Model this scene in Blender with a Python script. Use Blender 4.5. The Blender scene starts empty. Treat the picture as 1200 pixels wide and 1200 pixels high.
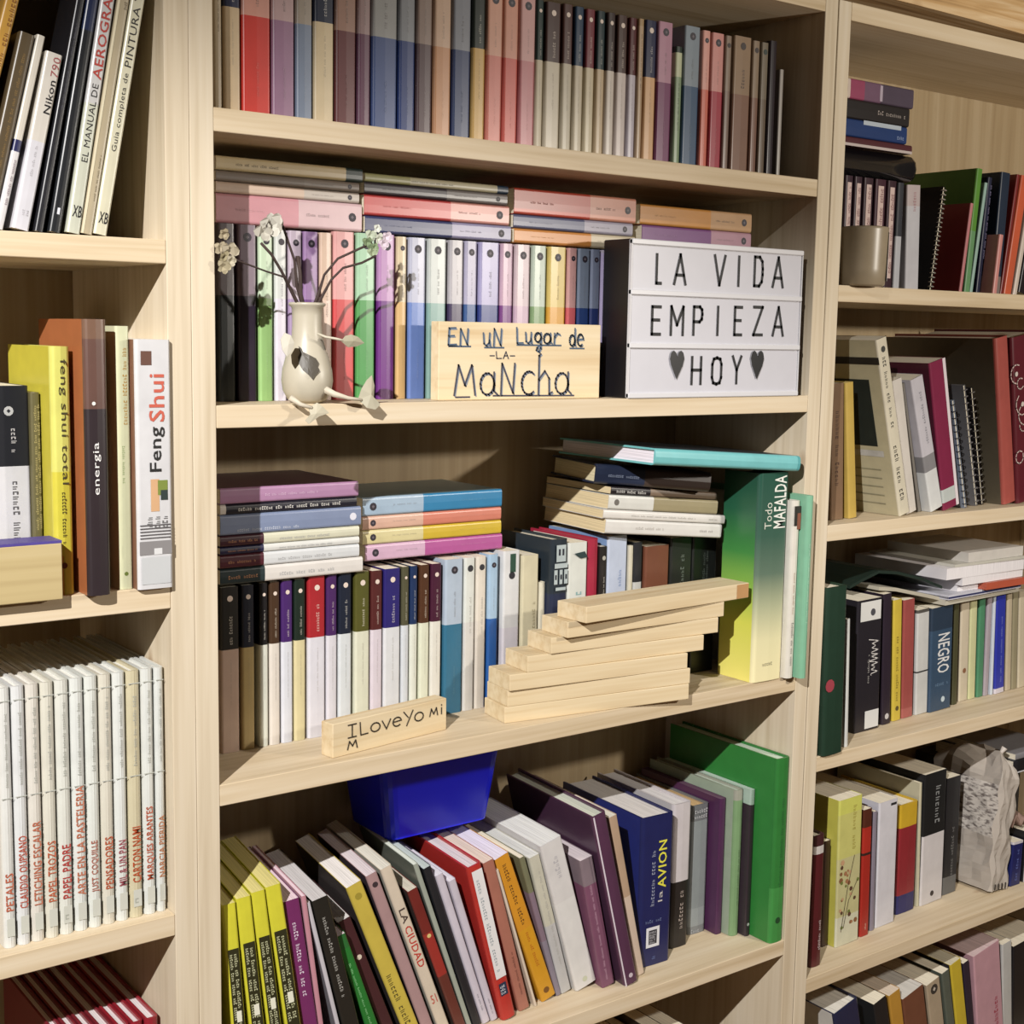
import bpy, math, random
from mathutils import Matrix, Vector
random.seed(7)
SC = bpy.context.scene
COL = SC.collection
# ---------------------------------------------------------------- camera
CAM = Vector((-0.518, -1.1209, 0.017))
YAW, PITCH, ROLL, FPX = math.radians(-36.842), math.radians(-7.234), math.radians(-1.013), 1632.1
RM = Matrix.Rotation(YAW, 3, 'Z') @ Matrix.Rotation(PITCH, 3, 'X') @ Matrix.Rotation(ROLL, 3, 'Y')   # columns: right, forward, up
cd = bpy.data.cameras.new('camera'); cam = bpy.data.objects.new('camera', cd); COL.objects.link(cam)
r_, f_, u_ = RM.col[0], RM.col[1], RM.col[2]
cam.matrix_world = Matrix(((r_.x, u_.x, -f_.x, CAM.x), (r_.y, u_.y, -f_.y, CAM.y), (r_.z, u_.z, -f_.z, CAM.z), (0, 0, 0, 1)))
cd.sensor_width = 36; cd.lens = FPX / 1200 * 36; cd.clip_start = .02
SC.camera = cam
# ---------------------------------------------------------------- light and exposure
W = bpy.data.worlds.new('room_light'); SC.world = W; W.use_nodes = True
W.node_tree.nodes['Background'].inputs[0].default_value = (1.0, .82, .66, 1)
W.node_tree.nodes['Background'].inputs[1].default_value = .055
ld = bpy.data.lights.new('ceiling_spot', 'SPOT'); lo = bpy.data.objects.new('ceiling_spot', ld); COL.objects.link(lo)
lo.location = (-1.33, -1.30, .945)
lo.rotation_euler = (Vector((.40, 0, -.99)) - lo.location).to_track_quat('-Z', 'Y').to_euler()
ld.energy = 312; ld.color = (1.0, .975, .95); ld.spot_size = math.radians(51); ld.spot_blend = .54; ld.shadow_soft_size = .012
l2 = bpy.data.lights.new('room_lamp', 'POINT'); o2 = bpy.data.objects.new('room_lamp', l2); COL.objects.link(o2)
o2.location = (1.14, -1.12, .21); l2.energy = 40; l2.color = (1.0, .93, .83); l2.shadow_soft_size = .03
SC.view_settings.view_transform = 'Standard'; SC.view_settings.look = 'None'
SC.view_settings.exposure = 0.17; SC.view_settings.gamma = 1; SC.view_settings.use_curve_mapping = False

# ---------------------------------------------------------------- measuring helpers: a point of the photograph on a plane of the place
def _ray(px, py): return RM @ Vector(((px - 600) / FPX, 1, (600 - py) / FPX))
def on_y(px, py, Y): d = _ray(px, py); return CAM + d * ((Y - CAM.y) / d.y)
def on_z(px, py, Z): d = _ray(px, py); return CAM + d * ((Z - CAM.z) / d.z)
# ---------------------------------------------------------------- materials
def lin(h):
    h = h.lstrip('#'); v = [int(h[i:i+2], 16) / 255 for i in (0, 2, 4)]
    return tuple(c / 12.92 if c <= .04045 else ((c + .055) / 1.055) ** 2.4 for c in v) + (1,)
def muted(h, s=.88):
    """printed inks are a little greyer than their swatch"""
    h = h.lstrip('#'); v = [int(h[i:i+2], 16) for i in (0, 2, 4)]; g = .3*v[0] + .59*v[1] + .11*v[2]
    return lin('%02x%02x%02x' % tuple(max(0, min(255, round((g + (c - g) * s) * .93))) for c in v))
_M = {}
def M(hexc, rough=.34, var=.10, metal=0.0):
    """printed paper / card: one colour with faint wear"""
    k = (hexc, rough, var, metal)
    if k in _M: return _M[k]
    m = bpy.data.materials.new('print_' + hexc.strip('#')); m.use_nodes = True; nt = m.node_tree; b = nt.nodes['Principled BSDF']
    b.inputs['Roughness'].default_value = rough; b.inputs['Metallic'].default_value = metal
    b.inputs['Specular IOR Level'].default_value = .5
    tc = nt.nodes.new('ShaderNodeTexCoord'); n = nt.nodes.new('ShaderNodeTexNoise'); n.inputs['Scale'].default_value = 55; n.inputs['Detail'].default_value = 3
    mx = nt.nodes.new('ShaderNodeMix'); mx.data_type = 'RGBA'
    c = muted(hexc); mx.inputs[6].default_value = c; mx.inputs[7].default_value = tuple(x * (1 - 2.2 * var) for x in c[:3]) + (1,)
    nt.links.new(tc.outputs['Object'], n.inputs['Vector']); nt.links.new(n.outputs['Fac'], mx.inputs[0]); nt.links.new(mx.outputs[2], b.inputs['Base Color'])
    _M[k] = m; return m
def pages_mat(hexc='#e6dcc4'):
    k = ('pages', hexc)
    if k in _M: return _M[k]
    m = bpy.data.materials.new('page_edges'); m.use_nodes = True; nt = m.node_tree; b = nt.nodes['Principled BSDF']; b.inputs['Roughness'].default_value = .85
    tc = nt.nodes.new('ShaderNodeTexCoord'); mp = nt.nodes.new('ShaderNodeMapping'); mp.inputs['Scale'].default_value = (1500, 12, 12)
    n = nt.nodes.new('ShaderNodeTexNoise'); n.inputs['Scale'].default_value = 1.0; n.inputs['Detail'].default_value = 1
    r = nt.nodes.new('ShaderNodeValToRGB'); r.color_ramp.elements[0].position = .3; r.color_ramp.elements[1].position = .62
    c = lin(hexc); r.color_ramp.elements[0].color = tuple(x * .72 for x in c[:3]) + (1,); r.color_ramp.elements[1].color = c
    for a, d in ((tc.outputs['Object'], mp.inputs[0]), (mp.outputs[0], n.inputs['Vector']), (n.outputs['Fac'], r.inputs[0]), (r.outputs[0], b.inputs['Base Color'])): nt.links.new(a, d)
    _M[k] = m; return m
def wood(name, grain, c1, c2, c3, scale=1.0, rough=.55):
    """pine: long grain streaks along one axis, broad cathedral bands and small knots"""
    m = bpy.data.materials.new(name); m.use_nodes = True; nt = m.node_tree; b = nt.nodes['Principled BSDF']; b.inputs['Roughness'].default_value = rough
    b.inputs['Specular IOR Level'].default_value = .25
    tc = nt.nodes.new('ShaderNodeTexCoord'); mp = nt.nodes.new('ShaderNodeMapping')
    s = [150, 150, 150]; s[grain] = 4.5; mp.inputs['Scale'].default_value = [v * scale for v in s]
    n = nt.nodes.new('ShaderNodeTexNoise'); n.inputs['Scale'].default_value = 1; n.inputs['Detail'].default_value = 4; n.inputs['Distortion'].default_value = .4
    mp2 = nt.nodes.new('ShaderNodeMapping'); s = [26, 26, 26]; s[grain] = 1.3; mp2.inputs['Scale'].default_value = [v * scale for v in s]
    w = nt.nodes.new('ShaderNodeTexNoise'); w.inputs['Scale'].default_value = 1; w.inputs['Detail'].default_value = 2; w.inputs['Distortion'].default_value = 1.2
    r = nt.nodes.new('ShaderNodeValToRGB'); e = r.color_ramp.elements
    e[0].position = .28; e[0].color = lin(c3); e[1].position = .72; e[1].color = lin(c1); x = e.new(.5); x.color = lin(c2)
    ad = nt.nodes.new('ShaderNodeMix'); ad.data_type = 'FLOAT'; ad.inputs[0].default_value = .5
    vo = nt.nodes.new('ShaderNodeTexVoronoi'); vo.inputs['Scale'].default_value = 1
    mp3 = nt.nodes.new('ShaderNodeMapping'); s = [11, 11, 11]; s[grain] = 5; mp3.inputs['Scale'].default_value = s
    kr = nt.nodes.new('ShaderNodeValToRGB'); kr.color_ramp.elements[0].position = .03; kr.color_ramp.elements[1].position = .085
    kr.color_ramp.elements[0].color = (.45, .3, .18, 1); kr.color_ramp.elements[1].color = (1, 1, 1, 1)
    mu = nt.nodes.new('ShaderNodeMix'); mu.data_type = 'RGBA'; mu.blend_type = 'MULTIPLY'; mu.inputs[0].default_value = .55
    for a, d in ((tc.outputs['Object'], mp.inputs[0]), (mp.outputs[0], n.inputs['Vector']), (tc.outputs['Object'], mp2.inputs[0]), (mp2.outputs[0], w.inputs['Vector']),
                 (n.outputs['Fac'], ad.inputs[2]), (w.outputs['Fac'], ad.inputs[3]), (ad.outputs[0], r.inputs[0]), (tc.outputs['Object'], mp3.inputs[0]),
                 (mp3.outputs[0], vo.inputs['Vector']), (vo.outputs['Distance'], kr.inputs[0]), (r.outputs[0], mu.inputs[6]), (kr.outputs[0], mu.inputs[7]), (mu.outputs[2], b.inputs['Base Color'])):
        nt.links.new(a, d)
    return m
PINE_V = wood('pine_upright', 2, '#d4c8b4', '#cabca4', '#b4a388')
PINE_H = wood('pine_shelf', 0, '#d6c8b0', '#cbb99c', '#b39e7c')
PINE_B = wood('pine_back', 2, '#b8a688', '#a99575', '#937e60', .6)
PINE_P = wood('pine_plank', 0, '#dccdb0', '#d0bd9a', '#b89c72', .9)
PINE_S = wood('pine_sign', 0, '#decfb2', '#d6c3a0', '#c2a67c', .8)
BEAM = wood('old_beam', 0, '#dcc6a2', '#bc9a6c', '#6e4e30', 1.1, .9)
# ---------------------------------------------------------------- mesh helpers
def mesh(name, V, F, mats, mi=None, parent=None, smooth=False, loc=None):
    me = bpy.data.meshes.new(name); me.from_pydata([tuple(v) for v in V], [], F); me.update()
    for m in (mats if isinstance(mats, (list, tuple)) else [mats]): me.materials.append(m)
    if mi: me.polygons.foreach_set('material_index', mi)
    if smooth: me.polygons.foreach_set('use_smooth', [True] * len(me.polygons))
    o = bpy.data.objects.new(name, me); COL.objects.link(o)
    if parent: o.parent = parent
    if loc is not None: o.location = loc
    return o
def box_vf(x0, x1, y0, y1, z0, z1, b=0.0, V=None, F=None):
    """a box with chamfered long edges (b)"""
    V = V if V is not None else []; F = F if F is not None else []
    n = len(V)
    if b <= 0:
        V += [(x0, y0, z0), (x1, y0, z0), (x1, y1, z0), (x0, y1, z0), (x0, y0, z1), (x1, y0, z1), (x1, y1, z1), (x0, y1, z1)]
        F += [tuple(n + i for i in f) for f in ((0, 3, 2, 1), (4, 5, 6, 7), (0, 1, 5, 4), (1, 2, 6, 5), (2, 3, 7, 6), (3, 0, 4, 7))]
        return V, F
    def ring(z, s): return [(x0+b+s, y0+s, z), (x1-b-s, y0+s, z), (x1-s, y0+b+s, z), (x1-s, y1-b-s, z), (x1-b-s, y1-s, z), (x0+b+s, y1-s, z), (x0+s, y1-b-s, z), (x0+s, y0+b+s, z)]
    for z, s in ((z0, b * .7), (z0 + b, 0), (z1 - b, 0), (z1, b * .7)): V += ring(z, s)
    for k in range(3):
        for i in range(8):
            j = (i + 1) % 8; F.append((n + 8*k + i, n + 8*k + j, n + 8*k + 8 + j, n + 8*k + 8 + i))
    F.append(tuple(n + 7 - i for i in range(8))); F.append(tuple(n + 24 + i for i in range(8)))
    return V, F
def box(name, x0, x1, y0, y1, z0, z1, m, parent=None, b=0.0):
    V, F = box_vf(x0, x1, y0, y1, z0, z1, b); return mesh(name, V, F, m, None, parent)
def lathe(name, prof, m, parent=None, seg=32, loc=None, smooth=True):
    V = []; F = []
    for r, z in prof:
        for i in range(seg):
            a = 2 * math.pi * i / seg; V.append((r * math.cos(a), r * math.sin(a), z))
    for k in range(len(prof) - 1):
        for i in range(seg):
            j = (i + 1) % seg; F.append((k*seg+i, k*seg+j, (k+1)*seg+j, (k+1)*seg+i))
    return mesh(name, V, F, m, None, parent, smooth, loc)
def tube(name, pts, rad, m, parent=None, seg=6):
    pts = [Vector(p) for p in pts]; V = []; F = []
    rad = rad if isinstance(rad, (list, tuple)) else [rad] * len(pts)
    for i, p in enumerate(pts):
        t = (pts[min(i+1, len(pts)-1)] - pts[max(i-1, 0)]).normalized()
        a = t.orthogonal().normalized() if i == 0 else (pa - t * pa.dot(t)).normalized()
        pa = a; c = t.cross(a)
        for k in range(seg):
            an = 2 * math.pi * k / seg; V.append(p + (a * math.cos(an) + c * math.sin(an)) * rad[i])
    for i in range(len(pts) - 1):
        for k in range(seg):
            j = (k + 1) % seg; F.append((i*seg+k, i*seg+j, (i+1)*seg+j, (i+1)*seg+k))
    F.append(tuple(reversed(range(seg)))); F.append(tuple((len(pts)-1)*seg + k for k in range(seg)))
    return mesh(name, V, F, m, None, parent, True)
def thing(name, label, cat, loc=(0, 0, 0), rot=None, group=None):
    o = bpy.data.objects.new(name, None); COL.objects.link(o); o.location = loc; o.empty_display_size = .02
    if rot is not None: o.rotation_euler = rot
    o['label'] = label; o['category'] = cat
    if group: o['group'] = group
    return o
# ---- lettering on a spine or board. Placed in the frame (u along the reading line, v up the letters) -> local x,z of the face at y
_T = {}
def _glyphs(s, bold):
    if (s, bold) in _T: return _T[(s, bold)]
    c = bpy.data.curves.new('writing', 'FONT'); c.body = s; c.resolution_u = 2; c.space_character = 1.05
    if bold: c.offset = .012
    o = bpy.data.objects.new('writing', c); COL.objects.link(o)
    dg = bpy.context.evaluated_depsgraph_get(); dg.update()
    me = bpy.data.meshes.new_from_object(o.evaluated_get(dg)); bpy.data.objects.remove(o); bpy.data.curves.remove(c)
    V = [(v.co.x, v.co.y) for v in me.vertices]; F = [tuple(p.vertices) for p in me.polygons]; bpy.data.meshes.remove(me)
    xs = [v[0] for v in V]; ys = [v[1] for v in V]; a, b, c0, d = min(xs), max(xs), min(ys), max(ys)
    V = [((x - a) / max(b - a, 1e-6), (y - c0) / max(d - c0, 1e-6)) for x, y in V]
    _T[(s, bold)] = (V, F); return V, F
BULGE = {}
def skin(parent, y):
    """print lies directly on the spine: just proud of its slight bulge, later layers a hair further out"""
    return -(BULGE[parent.name] + .00010 + max(0.0, -y - .0008) * .22) if parent.name in BULGE else y
def place(V2, x0, x1, z0, z1, way, y):
    out = []
    for u, v in V2:
        if way == 'up': out.append((x1 - v * (x1 - x0), y, z0 + u * (z1 - z0)))
        elif way == 'down': out.append((x0 + v * (x1 - x0), y, z1 - u * (z1 - z0)))
        else: out.append((x0 + u * (x1 - x0), y, z0 + v * (z1 - z0)))
    return out
def write(parent, s, hexc, x0, x1, z0, z1, way='up', y=-.0005, bold=True, name='title'):
    V2, F = _glyphs(s, bold); y = skin(parent, y)
    return mesh(name, place(V2, x0, x1, z0, z1, way, y), F, M(hexc, .5, .02), None, parent)
def scribble(parent, hexc, x0, x1, z0, z1, way='up', y=-.0005, seed=1, name='lettering', lines=1, dens=1.0):
    """lettering too small to read in the photograph: uneven letter-sized marks in words"""
    R = random.Random(seed); V2 = []; F = []; y = skin(parent, y)
    L = (z1 - z0) if way in ('up', 'down') else (x1 - x0); H = (x1 - x0) if way in ('up', 'down') else (z1 - z0)
    for ln in range(lines):
        v0 = ln / lines; vh = .72 / lines; u = R.uniform(0, .04); lw = (H / lines * .55) / L
        if lw <= 0: continue
        lw = max(lw, 1/60)
        nw = 0; wl = R.randint(3, 8)
        while u + lw < 1:
            k = len(V2); kind = R.random(); hh = vh * R.choice((.7, .7, 1, .85)); s = lw * .62
            if kind < .5:
                for a, b, c, d in ((u, v0, u + s * .3, v0 + hh), (u + s * .65, v0, u + s * .95, v0 + hh * .8)):
                    n = len(V2); V2 += [(a, b), (c, b), (c, d), (a, d)]; F.append((n, n+1, n+2, n+3))
            else:
                for a, b, c, d in ((u, v0, u + s * .3, v0 + hh), (u + s * .3, v0, u + s, v0 + hh * .25), (u + s * .3, v0 + hh * .7, u + s, v0 + hh)):
                    n = len(V2); V2 += [(a, b), (c, b), (c, d), (a, d)]; F.append((n, n+1, n+2, n+3))
            u += lw / dens; nw += 1
            if nw >= wl: u += lw * 1.2; nw = 0; wl = R.randint(3, 8)
    if not F: return None
    return mesh(name, place(V2, x0, x1, z0, z1, way, y), F, M(hexc, .5, .02), None, parent)
def disc(parent, hexc, cx, cz, r, y=-.0006, seg=10, inner=None, name='emblem'):
    V = []; F = []; mi = []; y = skin(parent, y)
    V = [(cx + r * math.cos(2*math.pi*i/seg), y, cz + r * math.sin(2*math.pi*i/seg)) for i in range(seg)]; F = [tuple(range(seg))]; mi = [0]
    mats = [M(hexc, .5, .02)]
    if inner:
        k = len(V); V += [(cx + r*.42 * math.cos(2*math.pi*i/4), y - .00006, cz + r*.42 * math.sin(2*math.pi*i/4)) for i in range(4)]; F.append((k, k+1, k+2, k+3)); mi.append(1); mats.append(M(inner, .5, .02))
    return mesh(name, V, F, mats, mi, parent)
def patch(parent, hexc, x0, x1, z0, z1, y=-.0004, name='printed_panel'):
    y = skin(parent, y)
    return mesh(name, [(x0, y, z0), (x1, y, z0), (x1, y, z1), (x0, y, z1)], [(0, 1, 2, 3)], M(hexc, .45, .04), None, parent)
# ---------------------------------------------------------------- a book: local frame x = thickness, y = depth (spine at y=0), z = height
def cover_mesh(w, h, d, bands, side=None, hard=False, r=None, sidemat=None):
    t = .0022 if hard else .0007
    t = min(t, w * .3)
    r = r if r is not None else (min(w * .45, .005) if hard else min(w * .28, .0026))
    r = max(r, .0002)
    out = [(0, d), (0, r)]
    for k in range(1, 4):
        a = math.pi / 2 * k / 4; out.append((r - r * math.cos(a), r - r * math.sin(a)))
    out.append((r, 0)); out.append((w / 2, -.0002 if not hard else -min(.0006, w * .03))); out.append((w - r, 0))
    for k in range(1, 4):
        a = math.pi / 2 * k / 4; out.append((w - r + r * math.sin(a), r - r * math.cos(a)))
    out += [(w, r), (w, d)]
    inn = []
    for x, y in out: inn.append((min(max(x, t), w - t), max(y, t * 1.2) if y < d else d))
    n = len(out); V = []; F = []; mi = []; mats = []; idx = {}
    def mid(key):
        if key not in idx: idx[key] = len(mats); mats.append(M(key) if isinstance(key, str) else key)
        return idx[key]
    zs = [b[0] * h for b in bands] + [h]
    for z in zs: V += [(x, y, z) for x, y in out] + [(x, y, z) for x, y in inn]
    for k in range(len(bands)):
        a = 2 * n * k; b = 2 * n * (k + 1)
        for i in range(n - 1):
            F.append((a+i, a+i+1, b+i+1, b+i)); mi.append(mid((sidemat or side) if ((side or sidemat) and (i == 0 or i == n - 2)) else bands[k][1]))
            F.append((b+n+i, b+n+i+1, a+n+i+1, a+n+i)); mi.append(mid(bands[k][1]))
        for i in (0, n - 1):
            F.append((a+i, b+i, b+n+i, a+n+i) if i == 0 else (b+i, a+i, a+n+i, b+n+i)); mi.append(mid(bands[k][1]))
    b = 2 * n * len(bands)
    for i in range(n - 1):
        F.append((i+1, i, n+i, n+i+1)); mi.append(mid(bands[0][1]))
        F.append((b+i, b+i+1, b+n+i+1, b+n+i)); mi.append(mid(bands[-1][1]))
    return V, F, mats, mi, t
_NB = [0]; LABELS = {}
def book(label, loc, rot, w, h, d, bands, hard=False, side=None, pages='#e9e0ca', group=None, name='book', deco=(), sidemat=None, r=None):
    """bands: [(from_fraction, hex), ...] bottom to top. deco: list of callables taking (root, w, h)."""
    _NB[0] += 1
    root = thing(name, label, 'book', loc, rot, group)
    if isinstance(bands, str): bands = [(0, bands)]
    V, F, mats, mi, t = cover_mesh(w, h, d, bands, side, hard, r, sidemat)
    mesh('cover', V, F, mats, mi, root)
    e = .003 if hard else .0004
    V, F = box_vf(t, w - t, t * 1.2 + .0002, d - e, e, h - e)
    mesh('page_block', V, F, pages_mat(pages), None, root)
    BULGE[root.name] = min(.0006, w * .03) if hard else .0002
    for f in deco:
        if f: f(root, w, h)
    return root
# decoration factories; fractions of the spine
def D_title(s, hexc, z0, z1, way='up', x0=.2, x1=.8, bold=True): return lambda r, w, h: write(r, s, hexc, w*x0, w*x1, h*z0, h*z1, way, -.0016 if w > .02 else -.0008, bold)
def D_scr(hexc, z0, z1, way='up', x0=.38, x1=.62, lines=1): 
    sd = random.randint(0, 99999)
    return lambda r, w, h: scribble(r, hexc, w*x0, w*x1, h*z0, h*z1, way, -.0016 if w > .02 else -.0008, sd, lines=lines)
def D_dot(hexc, z, rr=.28, inner=None, x=.5, mx=.0042): return lambda r, w, h: disc(r, hexc, w*x, h*z, min(w*rr, mx), -.0014 if w > .02 else -.0008, inner=inner)
def D_patch(hexc, z0, z1, x0=.12, x1=.88, y=-.0014): return lambda r, w, h: patch(r, hexc, w*x0, w*x1, h*z0, h*z1, y)
ROWS = {}
def nb(items, i, what): 
    return items[i]['s'] if 0 <= i < len(items) else what
def upright_row(row, items, Y, zb, ends, kind='paperback', group=None, d=.11):
    """items: dict(s=short description, l, r = left/right px of the spine, t = top px (or h), b = bands, ...)"""
    for i, it in enumerate(items):
        y = it.get('Y', Y)
        if 'h' in it: h = it['h']
        else: h = on_y((it['l'] + it['r']) / 2, it['t'], y).z - zb
        yy = it.get('ref')
        if yy is None:
            yy = it.get('t', 300)
        a = on_y(it['l'], yy, y).x; b = on_y(it['r'], yy, y).x
        gap = min(.0006, (b - a) * .05)
        a += gap; b -= gap
        if i and 'x1' in items[i-1] and a < items[i-1]['x1'] + .0001 and abs(items[i-1].get('Y', Y) - y) < .1: a = items[i-1]['x1'] + .0001
        if b - a < .003: b = a + .003
        it['x1'] = b
        lab = it.get('lab') or f"{it['s']} {it.get('k', kind)} between {nb(items, i-1, ends[0])} and {nb(items, i+1, ends[1])}, {row}"
        book(lab, (a, y, zb), None, b - a, h, it.get('d', min(d, .228 - y)), it['b'], it.get('hard', False), it.get('side'), it.get('pages', '#e9e0ca'), group, deco=it.get('deco', ()), sidemat=it.get('sidemat'), r=it.get('sr'))
def lean_row(row, items, Y, zb, ends, kind='book', group=None, d=.14, left=None, right=None):
    """items carry tl, tr, bl px points of the spine; the lower corner rests on the shelf; neighbours are eased apart until none cuts another"""
    Q = []
    for i, it in enumerate(items):
        y = it.get('Y', Y); tl = on_y(*it['tl'], y); bl = on_y(*it['bl'], y); tr = on_y(*it['tr'], y)
        th = math.atan2(tl.x - bl.x, tl.z - bl.z)
        if 'th' in it: th = math.radians(it['th'])
        ax = Vector((math.cos(th), 0, -math.sin(th)))
        w = max(abs((tr - tl).dot(ax)) - .0004, .003)
        zo = zb + max(0, w * math.sin(th)); h = it.get('h') or (tl.z - zo) / math.cos(th)
        Q.append(dict(it=it, y=y, th=th, w=w, h=h, x=tl.x - (tl.z - zo) * math.tan(th), d=it.get('d', min(d, .228 - y)), yaw=math.radians(it.get('yaw', 0)), w0=w))
    def side(q, s, z, yy):      # x of the left (s=0) or right (s=1) face at height z above the shelf and depth yy
        t = math.tan(q['th']); x = q['x'] + s * q['w'] / math.cos(q['th']) + (z - max(0, q['w'] * math.sin(q['th']))) * t
        return x - (yy - q['y']) * math.tan(q['yaw'])
    def clash(a, b):
        zt = min(a['h'] * math.cos(a['th']), b['h'] * math.cos(b['th'])); y0 = max(a['y'], b['y']); y1 = min(a['y'] + a['d'], b['y'] + b['d'])
        return max(side(a, 1, z, yy) - side(b, 0, z, yy) for z in (0, zt) for yy in (y0, y1)) + .00025
    for n_ in range(400):
        worst = 0
        for s_, lim, q in ((-1, left, Q[0]), (1, right, Q[-1])):
            if lim is None: continue
            e = [side(q, 0 if s_ < 0 else 1, z, yy) for z in (0, q['h'] * math.cos(q['th'])) for yy in (q['y'], q['y'] + q['d'])]
            v = (lim - min(e)) if s_ < 0 else (max(e) - lim)
            if v > 0: q['x'] -= s_ * v
        for a, b in zip(Q, Q[1:]):
            v = clash(a, b)
            if v > 0:
                worst = max(worst, v)
                if n_ < 60 and a['w'] > a['w0'] * .72: a['w'] -= min(v * .3, a['w'] * .05)
                elif n_ < 60 and b['w'] > b['w0'] * .72: b['w'] -= min(v * .3, b['w'] * .05)
                if n_ > 6: a['x'] -= v * .35; b['x'] += v * .35
        if worst < 1e-5: break
    for i, q in enumerate(Q):
        it = q['it']; zo = zb + max(0, q['w'] * math.sin(q['th']))
        lab = it.get('lab') or f"{it['s']} {it.get('k', kind)} between {nb(items, i-1, ends[0])} and {nb(items, i+1, ends[1])}, {row}"
        book(lab, (q['x'], q['y'], zo + .0002), (0, q['th'], q['yaw']), q['w'], q['h'], q['d'], it['b'], it.get('hard', False), it.get('side'), it.get('pages', '#e9e0ca'), group, deco=it.get('deco', ()), sidemat=it.get('sidemat'), r=it.get('sr'))
def flat_stack(row, items, Y, z0, kind='book', group=None, d=.11):
    """items listed bottom first: l, r px ends, ty/by px at the left end for the thickness, top='L'|'R' the end the head of the spine points to"""
    z = z0
    for i, it in enumerate(items):
        y = it.get('Y', Y)
        th = it.get('w') or abs(on_y(it['l'], it['ty'], y).z - on_y(it['l'], it['by'], y).z)
        ym = it.get('ref', it.get('ty'))
        a = on_y(it['l'], ym, y).x; b = on_y(it['r'], it.get('rref', ym), y).x
        L = b - a; z += .0003
        if it.get('top', 'R') == 'R': loc = (a, y, z + th); rot = (0, math.pi/2, it.get('yaw', 0))
        else: loc = (b, y, z); rot = (0, -math.pi/2, it.get('yaw', 0))
        lo = nb(items, i-1, 'the row below') ; hi = nb(items, i+1, 'the shelf above')
        lab = it.get('lab') or f"{it['s']} {it.get('k', kind)} lying on {lo}, {row}"
        book(lab, loc, rot, th, L, it.get('d', min(d, .228 - y)), it['b'], it.get('hard', False), it.get('side'), it.get('pages', '#e9e0ca'), group, deco=it.get('deco', ()))
        z += th
    return z
# ================================================================ the setting: wall and floor behind and below, rough beam above
def structure(name, x0, x1, y0, y1, z0, z1, m):
    o = box(name, x0, x1, y0, y1, z0, z1, m); o['kind'] = 'structure'; return o
structure('wall_back', -2.4, 3.2, .262, .34, -1.245, 1.3, M('#a89a86', .9))
structure('floor', -2.6, 3.4, -2.6, .34, -1.275, -1.245, wood('floor_boards', 0, '#8a6a48', '#7a5a3a', '#5e4228', .3))
# a rough sawn beam runs over the bookcases
V = []; F = []; R_ = random.Random(3); n = 24
for i in range(n + 1):
    x = -.9 + 2.9 * i / n; j = lambda s: R_.uniform(-s, s)
    z = .4245 + j(.0015)
    V += [(x, .004 + j(.002), z + j(.001)), (x, -.004 + j(.003), z + .02), (x, .0, z + .14), (x, .2, z + .14), (x, .2, z)]
for i in range(n):
    for k in range(5):
        a = 5*i + k; b = 5*i + (k+1) % 5; F.append((a, b, b + 5, a + 5))
F += [(4, 3, 2, 1, 0), tuple(5*n + k for k in range(5))]
o = mesh('trim_1', V, F, BEAM); o['kind'] = 'structure'
# ================================================================ three pine bookcases side by side
T = .0218; DEP = .228
SH = {'centre': [.393, .1839, -.0678, -.408, -.7482, -1.09], 'left': [.393, .0712, -.2221, -.5183, -.83, -1.13], 'right': [.3896, .0639, -.2274, -.5197, -.8124, -1.11]}
def bookcase(side, x0, x1, label, top):
    root = thing('bookcase', label, 'bookcase', ((x0 + x1) / 2, 0, -1.245), None, 'pine bookcases side by side')
    def part(nm, a, b, c, d, e, f, m, bv=.0006):
        V, F = box_vf(a - root.location.x, b - root.location.x, c, d, e + 1.245, f + 1.245, bv); return mesh(nm, V, F, m, None, root)
    part('side_panel', x0 - T, x0 - .0002, 0, DEP, -1.245, top, PINE_V); part('side_panel', x1 + .0002, x1 + T, 0, DEP, -1.245, top, PINE_V)
    zs = SH[side]
    for k, z in enumerate(zs):
        th = .0205 if k == 0 else .0197
        part('top_board' if k == 0 else 'shelf', x0, x1, 0.0006 if k else 0, DEP - .0005, z, z + th, PINE_H)
    part('back_panel', x0 - T, x1 + T, DEP + .0002, DEP + .007, -1.245, top, PINE_B, 0)
    part('plinth', x0, x1, .012, .028, -1.245, zs[-1] - .0003, PINE_H)
    return root
bookcase('left', -.0439 - .76, -.0439, 'pale pine bookcase at the left edge, cut by the frame, with the long white series', .4145)
bookcase('centre', 0, .76, 'pale pine bookcase in the middle with the letter sign and the vase', .4145)
bookcase('right', .8054, .8054 + .76, 'pale pine bookcase on the right under the dark gap and rough beam', .4100)
zT, zB, zC, zD = .2036 + .0002, -.0481 + .0002, -.3883 + .0002, -.7285 + .0002
zL0, zL1, zL2, zL3 = .0909 + .0002, -.2024 + .0002, -.4986 + .0002, -.8103 + .0002
zR0, zR1, zR2, zR3, zR4 = .0836 + .0002, -.2077 + .0002, -.5 + .0002, -.7927 + .0002, -1.0903 + .0002

def mixh(a, b, t):
    a = a.lstrip('#'); b = b.lstrip('#'); return '#' + ''.join('%02x' % round(int(a[i:i+2], 16) * (1-t) + int(b[i:i+2], 16) * t) for i in (0, 2, 4))
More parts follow.
